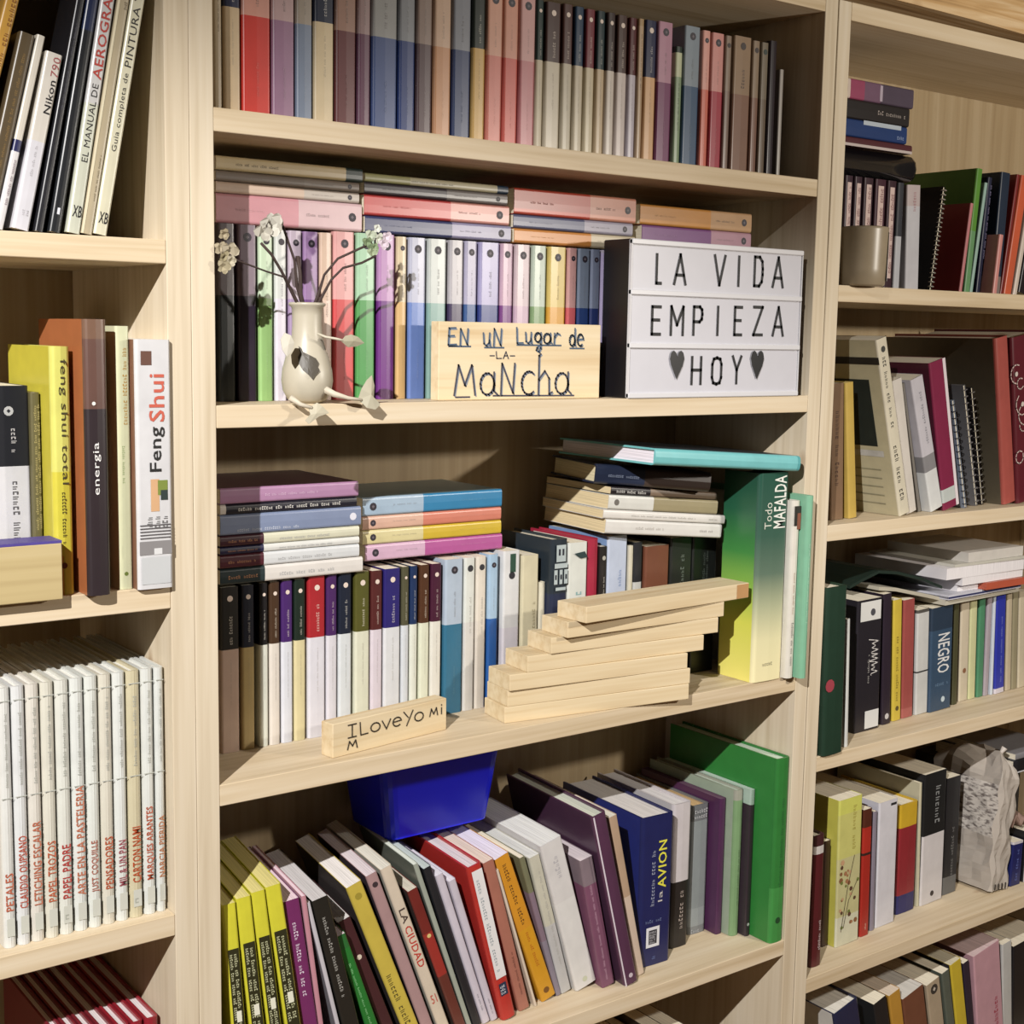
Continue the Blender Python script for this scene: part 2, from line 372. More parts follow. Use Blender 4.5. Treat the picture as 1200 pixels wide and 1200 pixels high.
# two-tone pocket paperbacks: saturated below, pale above, small dark emblem near the head
def two(low, high, f=.60, dot='#2b2430', sc='#77706c', lit=True):
    return dict(b=[(0, low), (f, high)], deco=[D_dot(dot, .93, .24, '#6a6068'), D_scr(mixh(high, sc, .45), f + .05, f + .22, 'up', .43, .57)] + ([D_scr(mixh(low, '#d8d0c8', .22), .12, .32, 'up', .44, .56)] if lit else []))
def label_(lab, low, f=.605, sc='#e8e0d0', text='#8d8578', dot='#e2cfc0'):
    return dict(b=[(0, low), (f, lab)], deco=[D_dot(dot, .93, .19, None, .5, .003), D_scr(mixh(lab, sc, .7), f + .03, f + .22, 'up', .38, .62), D_scr(mixh(low, text, .5), .28, f - .06, 'up', .44, .56)])
def I(s, l, r, t=None, **k):
    dct = dict(s=s, l=l, r=r, **k)
    if t is not None: dct['t'] = t
    return dct
# ---------------------------------------------------------------- top row of the middle bookcase
h = .150
top = [
 I('thin beige', 251, 261, h=h, ref=100, b=[(0, '#c9b593'), (.8, '#b9a27d')], deco=[D_scr('#6e5a3e', .45, .8)]),
 I('navy-headed beige', 262, 283, h=h, ref=100, **label_('#232747', '#cdb28a')),
 I('scarlet', 284, 318, h=h, ref=100, **two('#d8352a', '#dc9a86', .575)),
 I('mauve', 319, 346, h=h, ref=100, **two('#9d7391', '#c4a2a2', .575)),
 I('blue-grey', 347, 367, h=h, ref=100, **two('#7d8ba2', '#a99c8c', .575)),
 I('navy-headed cream', 368, 392, h=h, ref=100, **label_('#1b2440', '#dcc69c')),
 I('maroon-brown', 393, 418, h=h, ref=100, **two('#6b3436', '#a8806e', .575)),
 I('plum', 419, 435, h=h, ref=100, **two('#6b4259', '#a58886', .575)),
 I('slate-blue', 436, 466, h=h, ref=100, **two('#41558a', '#a0a09e', .575)),
 I('navy', 467, 487, h=h, ref=100, **two('#2b3f7c', '#8f9299', .575)),
 I('dark-brown', 488, 507, h=h, ref=100, **two('#5a4246', '#9a8478', .575)),
 I('tan', 508, 529, h=h, ref=100, **two('#cf9468', '#d9b597', .575)),
 I('deep-navy', 530, 552, h=h, ref=100, **two('#2a3c6c', '#8b8f9a', .575)),
 I('green-headed ochre', 553, 569, h=h, ref=100, **label_('#1e2a22', '#d8ab5c')),
 I('coral', 570, 589, h=h, ref=100, **two('#df7f70', '#e6aa90', .575)),
 I('red-coral', 590, 608, h=h, ref=60, **two('#dd6054', '#e6a088', .575)),
 I('rose', 609, 628, h=h, ref=60, **two('#cf7f84', '#dfa9a6', .575)),
 I('green-headed ivory', 629, 639, 0, **label_('#1c3330', '#d5c8ac')),
 I('wide brown-headed ivory', 640, 659, 3, **label_('#4a2c26', '#d6cab2')),
 I('red-brown-headed ivory', 660, 673, 5, **label_('#54302a', '#cabfa6')),
 I('navy-headed ivory', 674, 686, 8, **label_('#1d3a58', '#d2c5a8')),
 I('maroon-headed ivory', 687, 699, 11, **label_('#7a2833', '#d6c8a6')),
 I('teal-headed sand', 700, 711, 13, **label_('#173136', '#cfb690')),
 I('umber-headed pale', 712, 723, 15, **label_('#3c2a28', '#dccfc2')),
 I('brown-headed pinkish', 724, 737, 18, **label_('#4c2f28', '#d8cac2')),
 I('claret-headed lilac', 738, 748, 21, **label_('#5a2024', '#c9c0cc')),
 I('thin umber', 749, 756, 22, b=[(0, '#c2a480'), (.95, '#b39468')], deco=[D_scr('#5b3a2c', .5, .9)]),
 I('navy-headed orange', 757, 771, 24, **label_('#20264e', '#e0ae7a')),
 I('purple', 772, 790, 26, **two('#7f3a68', '#c08ca2', .58)),
 I('thin sage', 792, 801, h=.128, ref=60, b=[(0, '#8aa27c'), (.75, '#c7cda6'), (.95, '#2a3a30')], deco=[D_scr('#4c5c44', .3, .7)]),
 I('wide blue-slate', 803, 822, 31, **two('#3c5a7c', '#8b98a4', .58)),
 I('salmon', 824, 834, 36, **two('#e0735e', '#e8a698', .58)),
 I('crimson', 835, 850, 39, **two('#b53c4c', '#dc958e', .58)),
 I('taupe', 851, 859, 42, b=[(0, '#8a7266'), (.6, '#94806e')], deco=[D_dot('#3c302c', .93)]),
 I('wide tan-brown', 861, 882, 43, b=[(0, '#8a6450'), (.58, '#9c8064')], deco=[D_dot('#3c302c', .93), D_scr('#5b463c', .62, .8)]),
 I('cocoa', 883, 892, 48, b=[(0, '#866252'), (.58, '#958068')], deco=[D_dot('#3c302c', .93)]),
 I('greyish-brown', 893, 902, 50, b=[(0, '#71604f'), (.58, '#7e7260')], deco=[D_dot('#2c3a34', .93)]),
 I('black-plum', 903, 912, 48, b='#2c2228', d=.1),
 I('thin grey', 914, 919, h=.128, ref=90, b='#a8a098', Y=.045, d=.09),
]
upright_row('top row', top, .03, zT, ('left panel', 'right panel'), 'book', 'books in the top row of the middle bookcase', d=.115)
# ---------------------------------------------------------------- second row of the middle bookcase
sec = [
 I('wide black-green', 256, 277, h=.1605, ref=400, **two('#2a2e30', '#6e6468', lit=False)),
 I('black-violet', 279, 302, h=.1605, ref=400, **two('#2f2336', '#7e6a78', lit=False)),
 I('lime', 304, 321, h=.158, ref=400, **two('#9ccb78', '#c6dab8')),
 I('white-lilac', 323, 337, h=.158, ref=400, b=[(0, '#ddd6e2'), (.6, '#d4d6d0')], deco=[D_dot('#3a343c', .93), D_scr('#8c8890', .5, .8)]),
 I('lilac', 339, 355, h=.158, ref=400, **two('#a68cb4', '#c3b0c2')),
 I('violet', 356, 374, h=.158, ref=400, **two('#6e3f84', '#9c78a8')),
 I('peach', 375, 390, h=.158, ref=400, b=[(0, '#e2c4b0'), (.6, '#d8b8a0')], deco=[D_scr('#8c7264', .5, .8)]),
 I('red-and-pink', 391, 416, h=.160, ref=400, **two('#da4a4c', '#e2a09c')),
 I('green', 418, 440, h=.160, ref=400, **two('#4f9f52', '#a4cfa8')),
 I('magenta-violet', 443, 463, h=.160, ref=400, **two('#743088', '#ba86bc')),
 I('sand-yellow', 465, 477, h=.159, ref=400, **two('#dcb272', '#dcc8a2')),
 I('periwinkle', 479, 499, h=.159, ref=400, **two('#6a86cc', '#b9bcd2')),
 I('sage-teal', 502, 524, h=.159, ref=320, **two('#82a8a0', '#c2c8c4')),
 I('aubergine', 527, 544, h=.159, ref=320, **two('#453a5c', '#bcb6bc')),
 I('steel-blue', 545, 560, h=.159, ref=320, **two('#385a94', '#b0acc6')),
 I('royal-navy', 562, 586, h=.159, ref=320, **two('#2f3e86', '#a8a2cc')),
 I('pink-purple', 587, 602, h=.159, ref=320, **two('#7c3c86', '#c8a2b8')),
 I('shell-pink', 604, 622, h=.159, ref=320, **two('#c8a8bc', '#d2bac0')),
 I('moss-green', 624, 641, h=.159, ref=320, **two('#7e9e6a', '#bccab8')),
 I('golden', 643, 664, h=.159, ref=320, **two('#dc9c2c', '#d8bc62')),
 I('coral-pink', 666, 677, h=.159, ref=320, **two('#de6268', '#dca4a0')),
 I('dusky-navy', 678, 692, h=.159, ref=320, **two('#26407c', '#78869c')),
 I('ink-blue', 693, 704, h=.159, ref=320, **two('#26346c', '#76809a')),
 I('lilac-banded black', 705, 720, h=.159, ref=320, b=[(0, '#26242c'), (.34, '#a89cc4'), (.98, '#a8a0b4')]),
]
upright_row('second row', sec, .06, zB, ('left panel', 'lit sign'), 'paperback', 'pocket paperbacks in the second row')
zs2 = zB + .1607
def FT(s, l, r, ty, by, low, high, top='R', f=.60, **k):
    dd = two(low, high, f); dd.update(k)
    q = dict(s=s, l=l, r=r, ty=ty, by=by, top=top); q.update(dd); return q
flat_stack('first pile, second row', [
 FT('thick rose-pink', 253, 424, 222, 257, '#d8939c', '#dcb8ba', f=.55),
 FT('thin cream-and-pink', 253, 421, 207, 220.5, '#dcc0a8', '#c8bcae', f=.6),
 FT('thin grey-brown', 253, 421, 194, 206.5, '#8a7c70', '#94867a', f=.6),
 dict(s='straw-yellow', l=253, r=425, ty=176, by=193, top='R', b=[(0, '#d8c290'), (.88, '#2f4440')], deco=[D_scr('#6e5c34', .12, .42)])],
 .062, zs2, 'paperback', 'paperbacks lying on the second row')
flat_stack('second pile, second row', [
 FT('navy-and-lilac', 428, 599, 252, 272, '#39406e', '#9490b2', f=.58),
 FT('red-and-salmon', 427, 597, 226, 251, '#cf4242', '#e0968a', f=.58),
 FT('charcoal-and-grey', 427, 595, 211, 225, '#4c4650', '#8e8888', f=.56),
 dict(s='lime-cream thin', l=428, r=596, ty=199, by=209, top='R', b=[(0, '#b8b87c'), (.3, '#d4cca8'), (.92, '#24405c')], deco=[D_scr('#6e6a50', .3, .6)])],
 .062, zs2, 'paperback', 'paperbacks lying on the second row')
flat_stack('third pile, second row', [
 FT('orange-and-cream', 603, 745, 265, 282, '#dc8c3e', '#d6c6a6', f=.62),
 FT('slate-and-lilac', 602, 742, 247, 263, '#5c5f80', '#a49cae', f=.58),
 FT('thick vermilion', 603, 746, 213, 244, '#cf4a34', '#dc9074', f=.61)],
 .062, zs2, 'paperback', 'paperbacks lying on the second row')
flat_stack('fourth pile, second row', [
 FT('apricot', 752, 882, 276, 288, '#dc8c44', '#c8b08a', f=.62),
 FT('purple-mauve', 753, 881, 252, 273, '#85508a', '#c090a0', f=.62),
 FT('amber', 751, 882, 226, 250, '#d8913c', '#cfa070', f=.62)],
 .062, zs2 - .002, 'paperback', 'paperbacks lying on the second row')
# two dark supports stand behind the lit sign under the fourth pile
for q, (xa, xb) in enumerate(((.512, .530), (.640, .662))):
    book(('dark upright' if q == 0 else 'black upright') + ' book standing unseen behind the letter sign, ' + ('nearer the blue spines' if q == 0 else 'nearer the right panel'), (xa, .062, zB), None, xb - xa, .1585, .11, '#2a2c34', group='pocket paperbacks in the second row')
# ---------------------------------------------------------------- third row of the middle bookcase
wh = '#e6e4da'
third = [
 I('black-headed dusty-pink', 258, 281, h=.1625, ref=720, **label_('#26241f', '#c9aa98', .625)),
 I('ink-headed ochre', 283, 299, h=.1625, ref=720, **label_('#1d2030', '#bda36a', .625)),
 I('black-headed white', 304, 315, h=.163, ref=720, **label_('#1c1a1c', '#e4e6d8', .625)),
 I('brown-headed white', 316, 329, h=.163, ref=720, **label_('#4a3220', '#e6dcd0', .625)),
 I('violet-headed white', 330, 344, h=.163, ref=720, **label_('#4b2670', '#dfe2ea', .625)),
 I('green-headed cream', 345, 359, h=.163, ref=720, **label_('#1d2c22', '#e2d4a0', .625)),
 I('red-headed white', 361, 382, h=.1645, ref=720, **label_('#b8252c', '#e2e0e8', .625)),
 I('purple-headed white', 383, 396, h=.164, ref=720, **label_('#4e2566', '#e0dce4', .625)),
 I('navy-headed white', 397, 413, h=.164, ref=720, **label_('#1c2436', '#dde2e4', .625)),
 I('olive-headed ivory', 416, 434, h=.1645, ref=720, **label_('#59581f', '#e2e2c8', .625)),
 I('mahogany-headed white', 435, 449, h=.164, ref=720, **label_('#5b2422', '#e0d4de', .625)),
 I('indigo-headed white', 450, 470, h=.1645, ref=720, **label_('#2d2478', '#e0e2e4', .625)),
 I('khaki-headed white', 471, 480, h=.165, ref=720, **label_('#57543a', '#d8dce2', .625)),
 I('blue-headed white', 481, 490, h=.165, ref=720, **label_('#1e3460', '#e4e6d6', .625)),
 I('chestnut-headed ivory', 492, 504, h=.165, ref=720, **label_('#55321c', '#e4e6cc', .625)),
 I('wine-headed ivory', 505, 518, h=.165, ref=720, **label_('#4c1a34', '#e8e4d8', .625)),
 I('pale-blue-and-teal', 521, 543, h=.168, ref=720, **two('#2f7496', '#b6c6d8', .58)),
 I('plain white', 544, 557, h=.168, ref=720, b=[(0, '#dcd8d2'), (.58, '#e2e4dc')], deco=[D_dot('#2a2a30', .93), D_scr('#a8a49c', .5, .75)]),
 I('ivory-white', 558, 570, h=.168, ref=720, b=[(0, '#e0d6c8'), (.58, '#e6dccc')], deco=[D_dot('#2a2a30', .93), D_scr('#a8a49c', .5, .75)]),
 I('sky-and-royal-blue', 572, 584, h=.169, ref=720, **two('#2762b4', '#a8c8e4', .58)),
 I('tall white green-tabbed', 589, 609, h=.171, ref=720, b=[(0, '#dcd6de'), (.5, '#e2e2e2')], deco=[D_patch('#1f4a38', .86, .98, .38, .72), D_dot('#22202a', .84, .2), D_scr('#8a8aa0', .2, .35)]),
 I('beige', 611, 631, h=.164, ref=720, b=[(0, '#cfc39c'), (1e-3, '#dcd2ae')], deco=[D_scr('#a89c78', .2, .7, 'up', .5, .8)]),
 I('short ivory', 632, 639, h=.132, ref=720, b='#e4dcc4'),
]
upright_row('third row', third, .085, zC, ('left panel', 'navy book'), 'paperback', 'books standing in the third row', d=.112)
THIRD_END = max(it['x1'] for it in third[-2:]) + .0003
def bots(root, w, h):
    # robot-like blocks drawn in pale ink on the dark head of the spine
    V = []; F = []
    def q(a, b, c, d): n = len(V); V.extend([(w*a, -.0018, h*b), (w*c, -.0018, h*b), (w*c, -.0018, h*d), (w*a, -.0018, h*d)]); F.append((n, n+1, n+2, n+3))
    for a, b, c, d in ((.22, .86, .78, .965), (.12, .82, .9, .85), (.1, .72, .3, .81), (.42, .72, .6, .81), (.7, .72, .92, .81), (.2, .68, .8, .7)): q(a, b, c, d)
    mesh('drawing', V, F, M('#b9c6c8', .5), None, root)
    V = []; F = []
    for a, b, c, d in ((.34, .9, .45, .94), (.56, .9, .67, .94), (.15, .75, .24, .78), (.46, .75, .56, .78), (.76, .75, .86, .78)): q(a, b, c, d)
    V = [(x, y - .0003, z) for x, y, z in V]; mesh('drawing', V, F, M('#1b2030', .5), None, root)
def bird(root, w, h):
    mesh('drawing', [(w*.25, -.0017, h*.93), (w*.8, -.0017, h*.94), (w*.95, -.0017, h*.9), (w*.6, -.0017, h*.895), (w*.45, -.0017, h*.91)], [(0, 1, 2, 3, 4)], M('#1d3a3c', .5), None, root)
third2 = [
 dict(s='navy', tl=(636, 634), tr=(664, 634), bl=(633, 722), b=[(0, '#28304e'), (.66, '#28333c')], hard=True, d=.1, deco=[bots, D_scr('#8fa0c0', .4, .62, 'up', .38, .6)]),
 dict(s='white bird-marked', tl=(665, 637), tr=(689, 637), bl=(662, 722), b='#e2e4dc', d=.1, deco=[bird, D_scr('#8ab0b0', .3, .7, 'up', .3, .7)]),
 dict(s='crimson', tl=(691, 632), tr=(703, 632), bl=(688, 722), b='#b2233f', d=.11, hard=True, deco=[D_dot('#e0c8c8', .5, .25)]),
 dict(s='thin black', tl=(704, 641), tr=(712.5, 641), bl=(701, 722), b='#25201f', d=.1, deco=[D_dot('#b0aca0', .92, .25), D_scr('#c8c0b4', .45, .8)]),
 dict(s='pale-blue', tl=(713, 629), tr=(736, 629), bl=(710, 722), b='#c3cfe6', side='#7f9ed0', d=.11, deco=[D_scr('#7d92c0', .4, .8, 'up', .45, .7)]),
 dict(s='thin cream', tl=(738, 640), tr=(743, 640), bl=(736, 722), b='#d8cfb8', d=.09),
 dict(s='charcoal-and-grey', tl=(744, 636), tr=(754, 636), bl=(742, 722), b=[(0, '#c8c8c4'), (.72, '#26262c')], d=.09),
 dict(s='rust-brown', tl=(757, 641), tr=(785, 641), bl=(755, 722), b='#7c4630', d=.1),
 dict(s='black', tl=(787, 631), tr=(812, 631), bl=(785, 722), b='#20231f', d=.1, deco=[D_scr('#5f6a60', .6, .9)]),
 dict(s='green-black', tl=(813, 630), tr=(841, 630), bl=(811, 722), b='#1e221f', d=.1, deco=[D_scr('#56605a', .55, .9, lines=2)]),
]
for it in third2: it['th'] = 0
lean_row('third row', third2, .075, zC, ('the short ivory one', 'the tall green box'), 'book', 'books standing in the third row', left=THIRD_END)
# piles on the third row
zc = zC + .1650
def LAB(s, ty, by, lab, low, r=421, **k):
    q = dict(s=s, l=258, r=r, ty=ty, by=by, top='L', b=[(0, low), (.70, lab)], deco=[D_scr('#c88a5c', .74, .95, 'down', .35, .65), D_scr('#a8a8a8', .2, .6, 'down', .3, .6)]); q.update(k); return q
flat_stack('left pile of the third row', [
 LAB('white dark-headed', 662, 681, '#2a3a3c', '#e6e0d8', 425),
 LAB('grey-white maroon-headed', 645, 661, '#5a2430', '#dcdfe0', 421),
 LAB('thin white navy-headed', 635, 644, '#2c2c50', '#e2e2dc', 421),
 LAB('cream maroon-headed', 621, 634, '#4c2430', '#dedcc0', 421),
 dict(s='slate-blue', l=258, r=423, ty=596, by=620, top='L', b='#8492b4', deco=[D_scr('#c8d0e0', .45, .9, 'down', .15, .35), D_dot('#e0e0ec', .06, .2)]),
 dict(s='thin black lettered', l=258, r=418, ty=582, by=594, top='L', b=[(0, '#23222e'), (.96, '#ddd6cc')], deco=[D_scr('#e0dcd4', .12, .9, 'down', .3, .75)]),
 dict(s='lilac-pink', l=258, r=420, ty=562, by=581, top='L', b='#b886ae', side='#8c6a72', deco=[D_scr('#d8b4d0', .3, .7, 'down', .4, .6)])],
 .080, zc, 'book', 'books lying on the third row', d=.13)
flat_stack('second pile of the third row', [
 FT('pink-and-magenta', 428, 588, 649, 668, '#c25aa0', '#dcb2cc', 'L', .58),
 FT('cream-and-yellow', 425, 587, 631, 648, '#ddb92c', '#e2d49a', 'L', .58),
 FT('peach-and-coral', 425, 587, 613, 629, '#e2826a', '#e4b49c', 'L', .58),
 FT('thick pale-and-bright-blue', 425, 588, 590, 612, '#2f88bc', '#a8c0d6', 'L', .58, side='#6f8c90')],
 .098, zC + .1715, 'paperback', 'books lying on the third row', d=.118)
# tilted pile on the taller right half of the third row, resting on uneven book tops
tilt = math.radians(5.2); P0 = Vector((.497, .062, -.2035)); nn = Vector((math.sin(tilt), 0, math.cos(tilt))); ax = Vector((math.cos(tilt), 0, -math.sin(tilt)))
def tilted(items):
    s = 0
    for i, (lab, th, L, off, yaw, bands, deco, hard, d) in enumerate(items):
        p = P0 + nn * (s + th + .0004) + ax * off + Vector((0, -.0, 0))
        book(lab, p, (0, math.pi/2 + tilt, math.radians(yaw)), th, L, d, bands, hard, group='tilted pile at the right of the third row', deco=deco, pages='#dcc9a0')
        s += th + .0004
    return s
s_ = tilted([
 ('white book at the bottom of the tilted pile above the black books', .0165, .168, .003, -6, '#e2dfd8', [D_scr('#a8a098', .25, .5), D_scr('#8a8480', .8, .94)], False, .13),
 ('thin white book second from the bottom of the tilted pile', .0105, .176, -.002, -6, [(0, '#e4e0d8'), (.9, '#dcd6d0')], [D_scr('#9a948c', .2, .75), D_scr('#7a746c', .86, .95)], False, .13),
 ('off-white and sand book with a dot, middle of the tilted pile', .0165, .160, .004, -5, [(0, '#dedcd4'), (.40, '#a2946f')], [D_dot('#6a645c', .07, .22)], False, .13),
 ('thin black-labelled book under the navy book in the tilted pile', .009, .158, .006, -4, [(0, '#231d20'), (.36, '#86705c')], [D_scr('#d8d4cc', .04, .33, 'up', .25, .75)], False, .13),
])
pN = P0 + nn * (s_ + .024) + ax * -.012 + Vector((0, 0.008, 0))
book('dark navy book turned askew on top of the tilted pile, showing its cream page edges', pN, (0, math.pi/2 + tilt, math.radians(-14)), .0225, .150, .12, [(0, '#27304a'), (.42, '#4a3a34')], True, group='tilted pile at the right of the third row', deco=[D_scr('#8c98b0', .1, .4, 'up', .4, .6)], pages='#e0d4ae')
# small scrap of card sticking out behind
# ---- gradient box, white and mint books at the right end
def ramp_mat(name, stops, H):
    m = bpy.data.materials.new(name); m.use_nodes = True; nt = m.node_tree; b = nt.nodes['Principled BSDF']; b.inputs['Roughness'].default_value = .32
    tc = nt.nodes.new('ShaderNodeTexCoord'); sx = nt.nodes.new('ShaderNodeSeparateXYZ'); mr = nt.nodes.new('ShaderNodeMapRange'); mr.inputs[2].default_value = H
    r = nt.nodes.new('ShaderNodeValToRGB'); e = r.color_ramp.elements
    e[0].position = stops[0][0]; e[0].color = lin(stops[0][1]); e[1].position = stops[-1][0]; e[1].color = lin(stops[-1][1])
    for p, c in stops[1:-1]: x = e.new(p); x.color = lin(c)
    for a, d in ((tc.outputs['Object'], sx.inputs[0]), (sx.outputs[2], mr.inputs[0]), (mr.outputs[0], r.inputs[0]), (r.outputs[0], b.inputs['Base Color'])): nt.links.new(a, d)
    return m
Hm = -.1378 - zC
g1 = ramp_mat('printed_fade_spine', [(0, '#e6dcae'), (.2, '#d8d2a8'), (.36, '#a8ac8c'), (.52, '#5c7060'), (.7, '#38584a'), (1, '#1f4a3c')], Hm)
g2 = ramp_mat('printed_fade_side', [(0, '#e6dc78'), (.28, '#d2d45a'), (.45, '#86b04c'), (.62, '#3f8040'), (.82, '#24563e'), (1, '#1c4638')], Hm)
xa = on_y(881, 799, 0.0).x; xb = on_y(915, 797, 0.0).x
def todo(root, w, h):
    write(root, 'Todo', '#d8dccc', w*.18, w*.42, h*.735, h*.86, 'up', -.002, False)
    write(root, 'MAFALDA', '#eceee4', w*.48, w*.88, h*.735, h*.985, 'up', -.002)
    scribble(root, '#a8a080', w*.3, w*.7, h*.075, h*.1, 'h', -.002, 5)
book('tall thick comic collection fading from dark green to yellow, beside the planks', (xa, -.001, zC), None, xb - xa - .0005, Hm, .0575, [(0, g1)], True, sidemat=g2, deco=[todo], pages='#e6e0c8')
x2 = on_y(930.5, 794, -.008).x
def whitecomic(root, w, h):
    patch(root, '#2a2420', w*.1, w*.95, h*.86, h*.97, -.0016); patch(root, '#8c4a34', w*.5, w*.95, h*.84, h*.93, -.0019)
    scribble(root, '#b88c70', w*.38, w*.62, h*.36, h*.6, 'down', -.0016, 11); scribble(root, '#5a5652', w*.36, w*.68, h*.06, h*.32, 'down', -.0016, 12)
book('tall white comic album with a dark printed head, beside the mint album', (xb + .0005, -.008, zC), None, x2 - xb - .001, .216, .17, '#e6e0d2', True, deco=[whitecomic])
x3 = .7592
book('tall mint-green album pressed against the right panel of the middle bookcase', (x2 + .0004, -.018, zC), None, x3 - x2 - .0006, .222, .17, '#83c29e', True, deco=[D_scr('#c4e8d0', .3, .75, 'down', .4, .6)])
pt = on_y(767, 546, -.008); q = on_y(934, 553, -.008); tt = math.atan2(pt.z - q.z, q.x - pt.x); Lq = (q - pt).length
nq = Vector((math.sin(tt), 0, math.cos(tt))); tw = .0185
book('wide turquoise hardback lying across the tilted pile and the green box', q + nq * .0006 - (Vector((q.x - pt.x, 0, q.z - pt.z)).normalized() * Lq) + nq * tw, (0, math.pi/2 + tt, math.radians(-1)), tw, Lq, .17, [(0, '#78cdd0'), (.98, '#58b0b4')], True, side='#3c4046', pages='#e8e0e8')
# ---- loose pine planks stacked in front of the third row
def plank(i, p_right, zbot, yaw, L, th, label, dp=.046, end=False):
    a = math.radians(yaw); ax = Vector((math.cos(a), math.sin(a), 0))
    root = p_right - ax * L
    V, F = box_vf(0, L, 0, dp, 0, th, .0005)
    o = mesh('plank', V, F, PINE_P); o.location = (root.x, root.y, zbot); o.rotation_euler = (0, 0, a)
    o['label'] = label; o['category'] = 'plank'; o['group'] = 'loose pine planks stacked before the third row'
    if end: patch(o, '#c9945c', L - .021, L - .0006, .0006, th - .0006, -.0003, 'bark_mark')
th = .01745
pr_ = [((807, 819), -8, .237, 'lowest pine plank of the loose stack, lying on the third shelf'),
       ((808, 815), -7.6, .236, 'second pine plank from the bottom of the loose stack'),
       ((805, 797), -6.5, .232, 'third pine plank from the bottom of the loose stack'),
       ((824, 774), -5.5, .236, 'middle pine plank of the loose stack, fourth from either end'),
       ((841, 753), -4, .232, 'third pine plank from the top of the loose stack'),
       ((848, 727), -1, .228, 'second pine plank from the top of the loose stack'),
       ((877, 703), 3, .258, 'topmost pine plank of the loose stack, longest, with a bark-brown end')]
for i, (p, yw, L, lb) in enumerate(pr_):
    z = zC + i * (th + .0002)
    w_ = on_z(p[0], p[1], z)
    if i == 1: w_ = on_z(806, 801, z)
    w_.y = -.012 + .0012 * i
    w_.x = on_y(p[0], p[1], w_.y).x
    plank(i, w_, z, yw, L, th, lb, end=(i == 6))
# ---- the small written block
A = on_z(390, 889, zC); B = on_z(523, 855, zC); a = math.atan2(B.y - A.y, B.x - A.x); L = (B - A).length; hb = .0335
blk = thing('wooden_block', 'short pine block handwritten I LOVE YO MI M in black, before the third row', 'block', (A.x, A.y, zC), (0, 0, a))
V, F = box_vf(0, L, 0, .018, 0, hb, .0006); mesh('block', V, F, PINE_P, None, blk)
def strokes(parent, items, u0, v0, su, sv, wd, hexc, y=-.0004, name='handwriting'):
    """pen strokes: polylines in letter units, drawn as thin flat ribbons"""
    V = []; F = []; y = skin(parent, y)
    for pl in items:
        P = [Vector((u0 + x * su, v0 + z * sv)) for x, z in pl]
        for i in range(len(P) - 1):
            d = P[i+1] - P[i]
            if d.length < 1e-6: continue
            e = d.normalized() * wd * .5; n_ = Vector((-e.y, e.x)); k = len(V)
            for q_ in (P[i] - e - n_, P[i+1] + e - n_, P[i+1] + e + n_, P[i] - e + n_): V.append((q_.x, y, q_.y))
            F.append((k, k+1, k+2, k+3))
    return mesh(name, V, F, M(hexc, .6, .02), None, parent)
def arc(cx, cz, rx, rz, a0, a1, n=14): return [(cx + rx * math.cos(math.radians(a0 + (a1-a0)*i/n)), cz + rz * math.sin(math.radians(a0 + (a1-a0)*i/n))) for i in range(n + 1)]
G = {
 'I': ([[(.0, 1), (.5, 1)], [(.25, 1), (.25, 0)], [(.0, 0), (.5, 0)]], .75),
 'L': ([[(0, 1), (.05, 0), (.5, .02)]], .7),
 'o': ([arc(.3, .35, .3, .35, 0, 360)], .75),
 'v': ([[(0, .7), (.28, 0), (.55, .72)]], .7),
 'e': ([[(.05, .38), (.55, .42)] , arc(.3, .36, .28, .36, 10, 310)], .75),
 'Y': ([[(0, 1), (.3, .5)], [(.62, 1), (.2, -.15)]], .75),
 'm': ([[(0, 0), (.12, .7), (.3, .15), (.5, .72), (.6, 0)]], .8),
 'i': ([[(.1, 0), (.1, .6)], [(.1, .85), (.1, .9)]], .35),
 'M': ([[(0, 0), (.15, .9), (.4, .3), (.66, .9), (.8, 0)]], 1.0),
 'E': ([[(.5, 1), (.05, .98), (0, 0), (.55, .03)], [(.02, .52), (.4, .54)]], .8),
 'N': ([[(0, 0), (.05, .95), (.5, .05), (.56, 1)]], .85),
 'U': ([[(0, .9), (.05, .15), (.25, 0), (.45, .15), (.5, .9)], [(.5, .5), (.56, 0)]], .85),
 'u': ([[(0, .7), (.05, .12), (.22, 0), (.4, .15), (.45, .7)], [(.44, .3), (.5, 0)]], .72),
 'g': ([arc(.25, .4, .24, .3, 0, 360), [(.5, .7), (.5, -.3), (.35, -.55), (.15, -.45), (.2, -.3), (.5, -.05)]], .72),
 'a': ([arc(.27, .33, .27, .33, 0, 360), [(.54, .68), (.53, .12), (.68, 0)]], .8),
 'r': ([[(.05, 0), (.08, .68)], [(.08, .45), (.3, .7), (.5, .6)]], .6),
 'd': ([arc(.25, .33, .25, .33, 0, 360), [(.52, 1.05), (.52, .05), (.6, 0)]], .75),
 'A': ([[(0, 0), (.25, 1), (.5, 0)], [(.1, .4), (.4, .4)]], .7),
 'n': ([[(.02, 0), (.05, .95), (.5, .05), (.56, .95)]], .8),
 'c': ([arc(.35, .35, .3, .36, 50, 310)], .7),
 'C': ([arc(.4, .6, .42, .62, 60, 300, 12)], .85),
 'h': ([[(.05, 0), (.05, 1.2), (.12, 1.25)], [(.05, .45), (.3, .72), (.48, .5), (.5, 0), (.62, .05)]], .75),
 '-': ([[(0, .4), (.4, .4)]], .6), ' ': ([], .5),
}
